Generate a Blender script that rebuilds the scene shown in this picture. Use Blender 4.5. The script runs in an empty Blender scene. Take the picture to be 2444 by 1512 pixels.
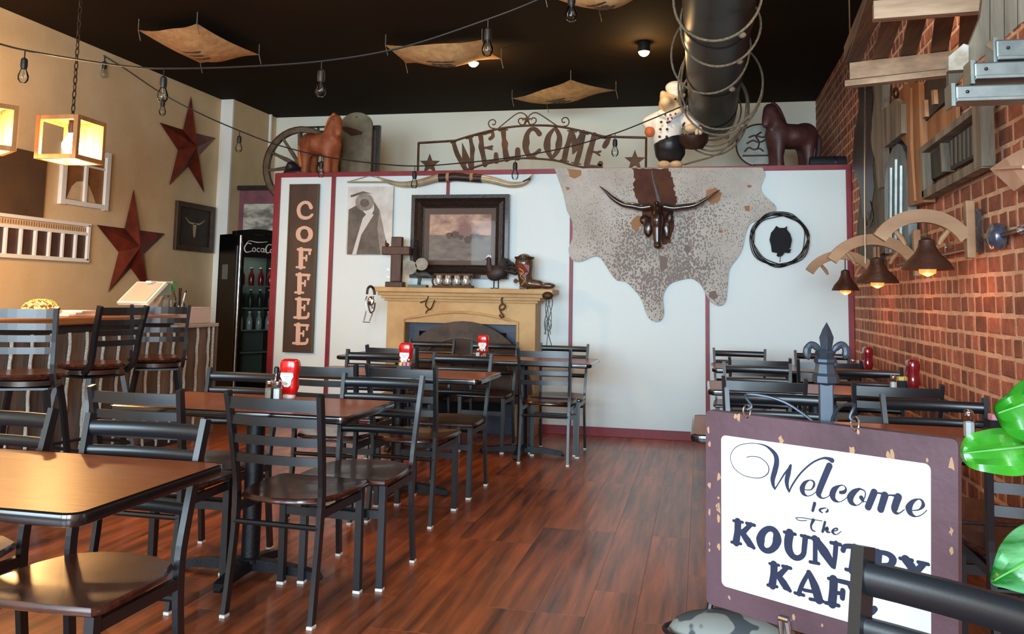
import bpy, bmesh, math, random
from math import sin, cos, pi, radians, sqrt, atan2
from mathutils import Vector as V, Matrix, Euler
random.seed(7)
SC = bpy.context.scene
COL = SC.collection
# ------------------------------------------------------------------ camera
FP, CX, CY = 2015.72, 1222.0, 514.4      # focal length and principal point (2444 x 1512 frame)
YAW, PIT, ROL, HC = 0.22089687, 0.09523864, -0.01829063, 1.24
_f = V((-sin(YAW)*cos(PIT), cos(YAW)*cos(PIT), sin(PIT))); _r = V((cos(YAW), sin(YAW), 0)); _d = _f.cross(_r)
_r2 = _r*cos(ROL)+_d*sin(ROL); _d2 = -_r*sin(ROL)+_d*cos(ROL)
EYE = V((0, 0, HC))
cam = bpy.data.cameras.new('camera'); co = bpy.data.objects.new('camera', cam); COL.objects.link(co)
co.matrix_world = Matrix(((_r2.x, -_d2.x, -_f.x, 0), (_r2.y, -_d2.y, -_f.y, 0), (_r2.z, -_d2.z, -_f.z, HC), (0, 0, 0, 1)))
cam.sensor_width = 36; cam.lens = FP/2444*36; cam.shift_y = (CY-756)/2444; cam.clip_start = .05
SC.camera = co
# ------------------------------------------------------------------ light and exposure
w = bpy.data.worlds.new('daylight'); SC.world = w; w.use_nodes = True
bg = w.node_tree.nodes['Background']; bg.inputs[0].default_value = (.62, .76, 1, 1); bg.inputs[1].default_value = 1.2
SC.view_settings.view_transform = 'Standard'; SC.view_settings.look = 'None'
SC.view_settings.exposure = 0.0; SC.view_settings.gamma = 1.0; SC.view_settings.use_curve_mapping = False
SC.cycles.max_bounces = 8; SC.cycles.diffuse_bounces = 4; SC.cycles.glossy_bounces = 3; SC.cycles.transmission_bounces = 6
SC.cycles.caustics_reflective = False; SC.cycles.caustics_refractive = False; SC.cycles.sample_clamp_indirect = 6
def light(name, kind, loc, energy, col, size=.1, target=None, size_y=None, spot=None):
    l = bpy.data.lights.new(name, kind); l.energy = energy; l.color = col
    if kind == 'AREA':
        l.size = size
        if size_y: l.shape = 'RECTANGLE'; l.size_y = size_y
    else: l.shadow_soft_size = size
    if spot: l.spot_size = radians(spot); l.spot_blend = .6
    o = bpy.data.objects.new(name, l); COL.objects.link(o); o.location = loc
    if target is not None: o.rotation_euler = (V(target)-V(loc)).to_track_quat('-Z', 'Y').to_euler()
    return o
DAY = (.66, .86, 1.0)
light('window_daylight', 'AREA', (.35, -3.4, 1.8), 420, DAY, 1.7, (.2, 3, 1.45), 2.3)
light('window_daylight', 'AREA', (-1.9, -3.4, 1.8), 360, DAY, 1.9, (-1.2, 3, 1.4), 2.3)
light('window_daylight', 'AREA', (-4.2, -3.4, 1.8), 210, DAY, 1.9, (-3.2, 3, 1.4), 2.3)
WARM = (1.0, .60, .24)
for _p in ((-3.9, 2.6), (-1.2, 3.6), (-1.9, 5.4)):
    light('ceiling_spot', 'SPOT', (_p[0], _p[1], 3.44), (45 if _p[0] > -2.5 else 55), WARM, .05, (_p[0]-.25, _p[1]+.3, 0), spot=120)

# ------------------------------------------------------------------ helpers: photo point -> real plane
def ray(px, py): return _r2*((px-CX)/FP)+_d2*((py-CY)/FP)+_f
def PY(px, py, y): d = ray(px, py); return EYE+d*(y/d.y)
def PX(px, py, x): d = ray(px, py); return EYE+d*(x/d.x)
def PZ(px, py, z): d = ray(px, py); return EYE+d*((z-HC)/d.z)
def PN(px, py, o, n): d = ray(px, py); return EYE+d*((o-EYE).dot(n)/d.dot(n))

# ------------------------------------------------------------------ materials
def C(r, g, b):
    def l(v): v /= 255; return v/12.92 if v <= .04045 else ((v+.055)/1.055)**2.4
    return (l(r), l(g), l(b), 1)
MATS = {}
def mat(name, col, rough=.5, metal=0, col2=None, ns=6, stretch=(1, 1, 1), bump=0, bs=40, rnd=0, coat=0, emit=0, ecol=None, trans=0, detail=6, band=(.35, .65), ior=None, spec=None, alpha=None):
    if name in MATS: return MATS[name]
    m = bpy.data.materials.new(name); m.use_nodes = True; nt = m.node_tree; N = nt.nodes; L = nt.links
    b = N['Principled BSDF']; b.inputs['Base Color'].default_value = col; b.inputs['Roughness'].default_value = rough
    b.inputs['Metallic'].default_value = metal; b.inputs['Coat Weight'].default_value = coat; b.inputs['Coat Roughness'].default_value = .08
    b.inputs['Transmission Weight'].default_value = trans
    if ior: b.inputs['IOR'].default_value = ior
    if spec is not None: b.inputs['Specular IOR Level'].default_value = spec
    if emit: b.inputs['Emission Color'].default_value = ecol or col; b.inputs['Emission Strength'].default_value = emit
    if col2 or bump or rnd:
        tc = N.new('ShaderNodeTexCoord'); mp = N.new('ShaderNodeMapping'); L.new(tc.outputs['Object'], mp.inputs['Vector'])
        mp.inputs['Scale'].default_value = stretch
        oi = N.new('ShaderNodeObjectInfo'); ml = N.new('ShaderNodeVectorMath'); ml.operation = 'SCALE'; ml.inputs['Scale'].default_value = 37.
        cx = N.new('ShaderNodeCombineXYZ'); [L.new(oi.outputs['Random'], cx.inputs[i]) for i in range(3)]
        L.new(cx.outputs[0], ml.inputs[0]); L.new(ml.outputs[0], mp.inputs['Location'])
    if col2:
        nz = N.new('ShaderNodeTexNoise'); nz.inputs['Scale'].default_value = ns; nz.inputs['Detail'].default_value = detail; nz.inputs['Roughness'].default_value = .6
        L.new(mp.outputs[0], nz.inputs['Vector'])
        rp = N.new('ShaderNodeValToRGB'); rp.color_ramp.elements[0].position = band[0]; rp.color_ramp.elements[1].position = band[1]
        rp.color_ramp.elements[0].color = col; rp.color_ramp.elements[1].color = col2
        L.new(nz.outputs['Fac'], rp.inputs[0]); out = rp.outputs[0]
        if rnd:
            ge = N.new('ShaderNodeNewGeometry'); ad = N.new('ShaderNodeMath'); ad.operation = 'ADD'; fr = N.new('ShaderNodeMath'); fr.operation = 'FRACT'
            L.new(oi.outputs['Random'], ad.inputs[0]); L.new(ge.outputs['Random Per Island'], ad.inputs[1]); L.new(ad.outputs[0], fr.inputs[0])
            mr = N.new('ShaderNodeMapRange'); mr.inputs[3].default_value = 1-rnd; mr.inputs[4].default_value = 1+rnd; L.new(fr.outputs[0], mr.inputs[0])
            hs = N.new('ShaderNodeHueSaturation'); L.new(out, hs.inputs['Color']); L.new(mr.outputs[0], hs.inputs['Value']); out = hs.outputs[0]
        L.new(out, b.inputs['Base Color'])
    if bump:
        n2 = N.new('ShaderNodeTexNoise'); n2.inputs['Scale'].default_value = bs; n2.inputs['Detail'].default_value = 5; L.new(mp.outputs[0], n2.inputs['Vector'])
        bp = N.new('ShaderNodeBump'); bp.inputs['Strength'].default_value = bump; bp.inputs['Distance'].default_value = .01; L.new(n2.outputs['Fac'], bp.inputs['Height']); L.new(bp.outputs[0], b.inputs['Normal'])
    MATS[name] = m; return m
M_black = mat('black powder coat', C(22, 24, 28), .32, .0, spec=.7, bump=.02, bs=300)
M_seat = mat('chair seat wood', C(76, 35, 23), .24, 0, C(44, 20, 14), 7, (1, 12, 1), coat=.25)
M_top = mat('table laminate', C(168, 92, 48), .34, 0, C(124, 62, 32), 9, (1, 22, 1), coat=.12)
M_edge = mat('table edge', C(20, 19, 22), .18, coat=.6)
M_iron = mat('cast iron', C(30, 32, 38), .42, .3, bump=.15, bs=120)
M_floor = mat('floor laminate', C(186, 100, 56), .32, 0, C(82, 42, 26), 2.2, (8, .55, 1), rnd=.10, coat=.16, bump=.03, bs=30, band=(.32, .68), detail=8)
M_wallw = mat('white wall paint', C(238, 234, 214), .55, bump=.03, bs=150)
M_panel = mat('panel paint', C(224, 233, 230), .5, bump=.03, bs=200)
M_tan = mat('tan wall paint', C(224, 198, 156), .7, 0, C(212, 184, 140), 2.5, bump=.08, bs=60)
M_red = mat('red trim paint', C(142, 26, 36), .45, 0, C(122, 20, 32), 12)
M_ceil = mat('ceiling paint', C(38, 29, 18), .9, spec=.1)
M_brick = mat('brick', C(178, 104, 74), .8, 0, C(120, 74, 58), 14, rnd=.34, bump=.6, bs=60, band=(.3, .75))
M_mortar = mat('mortar', C(236, 190, 152), .95, 0, C(210, 162, 126), 9, bump=.7, bs=90)
M_greywood = mat('weathered wood', C(142, 128, 108), .8, 0, C(92, 80, 66), 10, (1, 1, .12), bump=.5, bs=60)
M_greywoodx = mat('weathered wood across', C(196, 164, 132), .8, 0, C(134, 104, 78), 10, (.12, 1, 1), bump=.5, bs=60)
M_greywoody = mat('weathered slat', C(126, 94, 66), .8, 0, C(78, 54, 36), 10, (1, .12, 1), bump=.4, bs=60)
M_orangewood = mat('orange wood', C(176, 122, 74), .6, 0, C(126, 80, 46), 8, (1, 1, .1), bump=.4, bs=40)
M_pine = mat('pale pine', C(176, 134, 96), .6, 0, C(148, 108, 74), 8, (.2, 1, 1))
M_barwood = mat('bar plank wood', C(128, 112, 100), .75, 0, C(82, 66, 56), 7, (1, 1, .12), rnd=.2, bump=.4, bs=50)
M_rope = mat('white rope', C(226, 222, 210), .7, 0, C(180, 172, 156), 90, bump=.5, bs=200)
M_lasso = mat('lasso rope', C(138, 124, 102), .7, 0, C(98, 86, 68), 60, bump=.6, bs=160)
M_rust = mat('rusty red tin', C(128, 52, 30), .5, .35, C(92, 34, 22), 6, bump=.15, bs=50)
M_rustd = mat('rusty dark iron', C(84, 54, 28), .55, .5, C(58, 38, 20), 14)
M_dkframe = mat('dark carved frame', C(44, 30, 24), .38, .1, C(26, 18, 15), 30, bump=.35, bs=80, coat=.3)
M_white = mat('white paint', C(238, 236, 228), .5)
M_cream = mat('cream ceramic', C(226, 200, 160), .4, 0, C(210, 176, 132), 5)
M_navy = mat('navy black paint', C(22, 24, 30), .4)
M_chrome = mat('chrome', C(210, 212, 216), .12, 1)
M_galv = mat('galvanised steel', C(150, 156, 152), .38, .75, C(120, 128, 126), 9)
M_glass = mat('clear glass', (1, 1, 1, 1), .02, 0, trans=1, ior=1.45)
def pane_mat(ior=1.4):
    m = bpy.data.materials.new('pane glass'); m.use_nodes = True; nt = m.node_tree; N = nt.nodes; L = nt.links
    N.remove(N['Principled BSDF']); tr = N.new('ShaderNodeBsdfTransparent'); tr.inputs[0].default_value = (.93, .96, .95, 1)
    gl = N.new('ShaderNodeBsdfGlossy'); gl.inputs['Roughness'].default_value = .03; fr = N.new('ShaderNodeFresnel'); fr.inputs[0].default_value = ior
    mx = N.new('ShaderNodeMixShader'); L.new(fr.outputs[0], mx.inputs[0]); L.new(tr.outputs[0], mx.inputs[1]); L.new(gl.outputs[0], mx.inputs[2]); L.new(mx.outputs[0], N['Material Output'].inputs[0]); return m
M_pane = pane_mat()
M_burlap = mat('burlap', C(216, 176, 120), .9, 0, C(188, 144, 92), 14, bump=.5, bs=180)
M_ink = mat('faded sack ink', C(96, 74, 48), .9)
M_horse = mat('orange toy hide', C(164, 92, 54), .6, 0, C(126, 62, 34), 10, bump=.2, bs=60)
M_horse2 = mat('dark red toy hide', C(84, 46, 42), .5, 0, C(58, 30, 30), 8, bump=.2, bs=60)
M_leather = mat('dark leather', C(58, 34, 24), .45, 0, C(36, 20, 14), 12, bump=.2, bs=70)
M_ketch = mat('ketchup red', C(206, 20, 18), .2, coat=.5)
M_dkred = mat('dark red plastic', C(120, 12, 24), .18, coat=.6)
M_blue = mat('navy lettering paint', C(34, 42, 66), .5)

# ------------------------------------------------------------------ mesh builder
class MB:
    def __init__(s): s.v = []; s.f = []
    def add(s, vs, fs):
        n = len(s.v); s.v += [V(x) for x in vs]; s.f += [tuple(n+i for i in f) for f in fs]; return s
    def box(s, c, d, rot=None, bev=0):
        c = V(c); R = rot.to_matrix() if rot is not None and not isinstance(rot, Matrix) else rot
        hx, hy, hz = d[0]/2, d[1]/2, d[2]/2
        if bev:
            bm = bmesh.new(); bmesh.ops.create_cube(bm, size=1)
            for q in bm.verts: q.co = V((q.co.x*d[0], q.co.y*d[1], q.co.z*d[2]))
            bmesh.ops.bevel(bm, geom=bm.edges[:], offset=bev, segments=2, profile=.5, affect='EDGES')
            bm.verts.index_update(); vs = [q.co.copy() for q in bm.verts]; fs = [[q.index for q in f.verts] for f in bm.faces]; bm.free()
        else:
            vs = [V((x*hx, y*hy, z*hz)) for x in (-1, 1) for y in (-1, 1) for z in (-1, 1)]
            fs = [(0, 1, 3, 2), (4, 6, 7, 5), (0, 4, 5, 1), (2, 3, 7, 6), (0, 2, 6, 4), (1, 5, 7, 3)]
        if R is not None: vs = [R@q for q in vs]
        return s.add([c+q for q in vs], fs)
    def tube(s, pts, r, n=8, closed=False, w=None, h=None, up=None, phase=0):
        """round tube radius r (number or list); with w,h: rectangular section"""
        pts = [V(p) for p in pts]; k = len(pts); rr = r if isinstance(r, (list, tuple)) else [r]*k
        rect = w is not None; n = 4 if rect else n; rings = []; prev = None
        for i, p in enumerate(pts):
            if closed: t = pts[(i+1) % k]-pts[i-1]
            else: t = pts[min(i+1, k-1)]-pts[max(i-1, 0)]
            t.normalize()
            u = V(up) if up is not None else (prev if prev is not None else (V((0, 0, 1)) if abs(t.z) < .9 else V((0, 1, 0))))
            a = u-t*u.dot(t)
            if a.length < 1e-5: a = V((1, 0, 0))-t*t.x
            a.normalize(); b = t.cross(a); prev = a
            if rect:
                ww = w[i] if isinstance(w, (list, tuple)) else w; hh = h[i] if isinstance(h, (list, tuple)) else h
                rings.append([p+a*x*hh/2+b*y*ww/2 for x, y in ((1, 1), (1, -1), (-1, -1), (-1, 1))])
            else: rings.append([p+(a*cos(2*pi*j/n+phase)+b*sin(2*pi*j/n+phase))*rr[i] for j in range(n)])
        vs = [q for R in rings for q in R]; fs = []
        for i in range(k if closed else k-1):
            i2 = (i+1) % k
            for j in range(n): j2 = (j+1) % n; fs.append((i*n+j, i2*n+j, i2*n+j2, i*n+j2))
        if not closed: fs.append(tuple(range(n))[::1]); fs.append(tuple((k-1)*n+j for j in range(n))[::-1])
        return s.add(vs, fs)
    def drail(s, pts, h, back=.006, front=.016):
        sec = [(-back, -h/2), (-back, h/2), (front*.35, h/2), (front*.85, h*.3), (front, 0), (front*.85, -h*.3), (front*.35, -h/2)]; n = len(sec); k = len(pts)
        vs = [V(p)+V((0, a, b)) for p in pts for a, b in sec]
        fs = [(i*n+j, (i+1)*n+j, (i+1)*n+(j+1) % n, i*n+(j+1) % n) for i in range(k-1) for j in range(n)]+[tuple(range(n)), tuple((k-1)*n+j for j in range(n))[::-1]]
        return s.add(vs, fs)
    def lathe(s, prof, n=16, o=(0, 0, 0), ax=None, cap=True):
        o = V(o); R = Matrix.Identity(3) if ax is None else V((0, 0, 1)).rotation_difference(V(ax)).to_matrix()
        vs = [o+R@V((r*cos(2*pi*j/n), r*sin(2*pi*j/n), z)) for r, z in prof for j in range(n)]; fs = []
        for i in range(len(prof)-1):
            for j in range(n): j2 = (j+1) % n; fs.append((i*n+j, i*n+j2, (i+1)*n+j2, (i+1)*n+j))
        if cap: fs.append(tuple(range(n))[::-1]); fs.append(tuple((len(prof)-1)*n+j for j in range(n)))
        return s.add(vs, fs)
    def ell(s, c, r, n=14, rot=None):
        c = V(c); r = (r, r, r) if not isinstance(r, (list, tuple)) else r; m = n//2+1; R = rot.to_matrix() if rot is not None else Matrix.Identity(3)
        vs = [c+R@V((0, 0, -r[2]))]
        for i in range(1, m):
            t = -pi/2+pi*i/m
            vs += [c+R@V((r[0]*cos(t)*cos(2*pi*j/n), r[1]*cos(t)*sin(2*pi*j/n), r[2]*sin(t))) for j in range(n)]
        vs.append(c+R@V((0, 0, r[2]))); e = len(vs)-1; fs = []
        for j in range(n): fs.append((0, 1+(j+1) % n, 1+j)); fs.append((e, e-n+j, e-n+(j+1) % n))
        for i in range(m-2):
            for j in range(n): a = 1+i*n; fs.append((a+j, a+(j+1) % n, a+n+(j+1) % n, a+n+j))
        return s.add(vs, fs)
    def plate(s, front, t, n=None):
        """closed outline (3D points) pushed back by t along n"""
        front = [V(p) for p in front]; k = len(front)
        nn = V(n) if n is not None else V((0, 1, 0))
        vs = front+[p+nn*t for p in front]
        fs = [tuple(range(k)), tuple(range(2*k-1, k-1, -1))]+[(i, (i+1) % k, k+(i+1) % k, k+i)[::-1] for i in range(k)]
        return s.add(vs, fs)
    def ribbon(s, pts, ws, t, n, smooth=3, closed=False, rnd=True):
        """flat stroke of varying width through 3D points on a plane with normal n, thickness t"""
        pts = [V(p) for p in pts]; ws = list(ws) if isinstance(ws, (list, tuple)) else [ws]*len(pts); n = V(n).normalized()
        if smooth > 1 and len(pts) > 2: pts, ws = catmull(pts, ws, smooth, closed)
        k = len(pts); A = []; B = []
        for i, p in enumerate(pts):
            tg = (pts[(i+1) % k]-pts[i-1]) if closed else (pts[min(i+1, k-1)]-pts[max(i-1, 0)])
            tg.normalize(); sd = n.cross(tg).normalized(); A.append(p+sd*ws[i]/2); B.append(p-sd*ws[i]/2)
        loop = lambda i: [A[i], B[i], B[i]-n*t, A[i]-n*t]
        vs = []; fs = []
        for i in range(k): vs += loop(i)
        for i in range(k if closed else k-1):
            a = i*4; b = ((i+1) % k)*4
            for j in range(4): fs.append((a+j, a+(j+1) % 4, b+(j+1) % 4, b+j))
        if not closed: fs.append((0, 1, 2, 3)); fs.append((4*k-1, 4*k-2, 4*k-3, 4*k-4))
        s.add(vs, fs)
        if rnd and not closed:
            for i in (0, k-1):
                r = ws[i]/2
                if r > 1e-4:
                    u = (A[i]-pts[i]).normalized(); v2 = n.cross(u)
                    s.plate([pts[i]+n*.00012+(u*cos(2*pi*j/12)+v2*sin(2*pi*j/12))*r for j in range(12)], t, -n)
        return s
def catmull(pts, ws, m, closed=False):
    k = len(pts); P = []; W = []
    for i in range(k if closed else k-1):
        g = (lambda j: j % k) if closed else (lambda j: max(0, min(k-1, j)))
        p0, p1, p2, p3 = (pts[g(i+d)] for d in (-1, 0, 1, 2)); w1, w2 = ws[g(i)], ws[g(i+1)]
        for q in range(m):
            t = q/m; P.append(.5*((2*p1)+(p2-p0)*t+(2*p0-5*p1+4*p2-p3)*t*t+(3*p1-p0-3*p2+p3)*t**3)); W.append(w1+(w2-w1)*t)
    if not closed: P.append(pts[-1]); W.append(ws[-1])
    return P, W
def sm(pts, m=4, closed=False): return catmull([V(p) for p in pts], [0]*len(pts), m, closed)[0]

def mesh_of(mb, name, m, smooth=False):
    me = bpy.data.meshes.new(name); me.from_pydata([tuple(q) for q in mb.v], [], mb.f)
    bm = bmesh.new(); bm.from_mesh(me); bmesh.ops.recalc_face_normals(bm, faces=bm.faces); bm.to_mesh(me); bm.free()
    if m is not None: me.materials.append(m)
    if smooth:
        me.polygons.foreach_set('use_smooth', [True]*len(me.polygons))
        try: me.set_sharp_from_angle(angle=radians(38))
        except Exception: pass
    return me
def obj(name, mb, m, parent=None, smooth=False, label=None, local=False, kind=None):
    """one mesh object; when the parent is a thing placed in the room, world coordinates are brought into its frame"""
    me = mb if isinstance(mb, bpy.types.Mesh) else mesh_of(mb, name, m, smooth)
    o = bpy.data.objects.new(name, me); COL.objects.link(o)
    if parent is not None:
        o.parent = parent
        if not local:
            off = V((0, 0, 0)); q = parent
            while q is not None: off += q.location; q = q.parent
            me.transform(Matrix.Translation(-off))
    else:
        pass
    if label: o['label'] = label
    if kind: o['kind'] = kind
    return o
def tag(o, label, cat, group=None):
    o['label'] = label; o['category'] = cat
    if group: o['group'] = group
    return o
def thing(name, label, cat, loc, rz=0, group=None):
    o = bpy.data.objects.new(name, None); COL.objects.link(o); o.location = loc; o.rotation_euler = (0, 0, rz); o.empty_display_size = .1
    return tag(o, label, cat, group)
def solo(name, mb, m, label, cat, loc, smooth=False, group=None):
    """a thing that is one mesh, origin at loc, mesh given in room coordinates"""
    me = mesh_of(mb, name, m, smooth); me.transform(Matrix.Translation(-V(loc)))
    o = bpy.data.objects.new(name, me); COL.objects.link(o); o.location = loc
    return tag(o, label, cat, group)
def struct(name, mb, m, parent=None, smooth=False):
    o = obj(name, mb, m, parent, smooth); o['kind'] = 'structure'; return o
def copy_tree(o, parent=None):
    c = o.copy(); COL.objects.link(c); c.parent = parent
    for ch in list(o.children): copy_tree(ch, c)
    return c
def organic(name, specs, voxel, m, parent=None, label=None, local=False, smooth_it=6):
    """one continuous skin over tapered limbs ('c', p0, r0, p1, r1) and ellipsoids ('e', centre, radii[, rot])"""
    b = MB()
    for q in specs:
        if q[0] == 'c':
            p0, p1 = V(q[1]), V(q[3]); b.tube([p0, p1], [q[2], q[4]], 14); b.ell(p0, q[2]); b.ell(p1, q[4])
        else: b.ell(q[1], q[2], rot=q[3] if len(q) > 3 else None)
    me = mesh_of(b, name, m); t = bpy.data.objects.new(name, me); COL.objects.link(t)
    r = t.modifiers.new('r', 'REMESH'); r.mode = 'VOXEL'; r.voxel_size = voxel
    s2 = t.modifiers.new('s', 'SMOOTH'); s2.iterations = smooth_it; s2.factor = .6
    dg = bpy.context.evaluated_depsgraph_get(); dg.update(); m2 = bpy.data.meshes.new_from_object(t.evaluated_get(dg)); bpy.data.objects.remove(t)
    m2.materials.clear(); m2.materials.append(m); m2.polygons.foreach_set('use_smooth', [True]*len(m2.polygons)); m2.name = name
    return obj(name, m2, m, parent, label=label, local=local)
UPZ = V((0, 0, 1)); FRONT = V((0, -1, 0))

# ================================================================== room
XR, XL, YB, ZC, YP, ZP, YF = 1.29, -5.62, 10.03, 3.53, 7.78, 2.44, -3.6
struct('floor', MB().box(((XL+XR)/2, 3.2, -.06), (XR-XL+.4, 14.4, .1)), M_floor)
fl = bpy.data.objects['floor']
pm = {}
for i in range(36):
    x = XR-.0965-i*.193; off = random.choice((0, .31, .62, .9))
    y = 2.2+off-1.22
    while y < YP:
        y0, y1 = max(y, 2.2), min(y+1.22, YP)
        if y1-y0 > .1 and x > XL:
            L_ = round(y1-y0, 2)
            if L_ not in pm: pm[L_] = mesh_of(MB().box((0, 0, 0), (.1925, L_-.0005, .01), bev=.0006), 'plank', M_floor)
            o = bpy.data.objects.new('plank', pm[L_]); COL.objects.link(o); o.parent = fl; o.location = (x, (y0+y1)/2, -.0045)
        y += 1.22
struct('ceiling', MB().box(((XL+XR)/2, 3.2, ZC+.05), (XR-XL+.4, 14.4, .1)), M_ceil)
struct('wall_left', MB().box((XL-.06, 3.2, ZC/2), (.12, 13.7, ZC)).box((XL+.08, 9.55, ZC/2), (.16, 1.1, ZC)), M_tan)
struct('wall_back', MB().box((-2.2, YB+.06, ZC/2), (7, .12, ZC)), M_wallw)
struct('wall_front', MB().box((-2.2, YF-.06, .3), (7, .12, .6)).box((-2.2, YF-.06, 3.25), (7, .12, .56)).box((-5.45, YF-.06, 1.75), (.5, .12, 2.4)).box((-3.05, YF-.06, 1.75), (.28, .12, 2.4)).box((-.72, YF-.06, 1.75), (.28, .12, 2.4)).box((1.25, YF-.06, 1.75), (.1, .12, 2.4)), M_tan)
for i, (a, b) in enumerate(((-5.2, -3.19), (-2.91, -.86), (-.58, 1.2))):
    b_ = MB()
    for x in (a+.03, b-.03, (a+b)/2): b_.box((x, YF-.06, 1.77), (.06, .08, 2.36))
    for z in (.63, 2.93): b_.box(((a+b)/2, YF-.06, z), (b-a, .08, .06))
    struct('window_%d' % (i+1), b_, M_dkframe)
struct('trim_1', MB().box((XL+.07, 8.985, ZC/2), (.18, .03, ZC)).box((XL+.18, 9.84, ZC/2), (.03, .03, ZC)), M_white)
# brick wall: mortar with each brick standing proud of it
wr = struct('wall_right', MB().box((XR+.1, 3.2, ZC/2), (.2, 13.7, ZC)), M_mortar)
def brick_mb(c, L_, H_, jig=.005):
    x, y, z = c; j = lambda: random.uniform(-jig, jig)
    fr = [(x-.0035+j()*.15, y+sy*(L_/2-.006)+j(), z+sz*(H_/2-.006)+j()) for sy, sz in ((-1, -1), (1, -1), (1, 1), (-1, 1))]
    md = [(x-.001, y+sy*(L_/2-.001)+j()*.6, z+sz*(H_/2-.001)+j()*.6) for sy, sz in ((-1, -1), (1, -1), (1, 1), (-1, 1))]
    bk = [(x+.02, y+sy*L_/2, z+sz*H_/2) for sy, sz in ((-1, -1), (1, -1), (1, 1), (-1, 1))]
    f = [(0, 1, 2, 3)]
    for a in (0, 4): f += [(a+i, a+4+i, a+4+(i+1) % 4, a+(i+1) % 4) for i in range(4)]
    return fr+md+bk, f
bv = {k: [] for k in (.158, .088)}
for k in bv:
    for _ in range(6): b_ = MB(); b_.add(*brick_mb((0, 0, 0), k, .073, .006)); bv[k].append(mesh_of(b_, 'brick', M_brick))
rest = MB(); cand = []
row = 0; z = .02
while z < ZC-.04:
    head = row % 3 == 2; y = 1.0+random.uniform(-.1, 0)+(0 if row % 2 else .1)
    while y < YB:
        k = .088 if (head or random.random() < .25) else .158
        c_ = (XR, y+k/2, z+.0385); cand.append((c_, k)); y += k+.024
    z += .091; row += 1
def vis_rank(q):
    (x, y, z), k = q
    d = V((x, y, z))-EYE; zc = d.dot(_f); px = CX+FP*d.dot(_r2)/zc; py = CY+FP*d.dot(_d2)/zc
    if not (0 < px < 2444 and 0 < py < 1120 and y > 3.4) or (z > 1.55 and y > 5.0) or (z > 1.95): return 99
    return y
cand.sort(key=vis_rank)
for n, (c_, k) in enumerate(cand):
    if n < 290 and vis_rank((c_, k)) < 99:
        o = bpy.data.objects.new('brick', random.choice(bv[k])); COL.objects.link(o); o.parent = wr; o.location = c_
    else: rest.add(*brick_mb(c_, k, .073))
obj('bricks', rest, M_brick, wr, kind='stuff')
# partition: painted panels with red battens
wp = struct('wall_partition', MB().box(((-4.205+XR)/2, YP+.235, ZP/2-.002), (XR+4.205, .4, ZP-.004)).box(((-3.80+XR)/2, YP+1.34, ZP/2-.002), (XR+3.80, 1.8, ZP-.004)), M_white)
SX = [-4.205, -3.577, -2.385, -1.175, .055, 1.265]
for i in range(5):
    obj('panel', MB().box(((SX[i]+SX[i+1])/2, YP+.02, ZP/2), (SX[i+1]-SX[i]-.006, .03, ZP), bev=.002), M_panel, wp)
for i, (x, wd) in enumerate(((-4.18, .05), (-3.577, .04), (-2.385, .03), (-1.175, .032), (.055, .034), (1.262, .045))):
    struct('trim_%d' % (i+2), MB().box((x, YP-.005, ZP/2), (wd, .02, ZP), bev=.002), M_red)
struct('trim_8', MB().box((-1.46, YP-.004, ZP-.02), (5.49, .024, .045), bev=.002), M_red)
struct('baseboard_back', MB().box((-1.46, YP-.012, .04), (5.49, .02, .08), bev=.003), M_red)
struct('trim_9', MB().box((-4.215, YP+.22, ZP/2), (.02, .44, ZP)), M_red)

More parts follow.
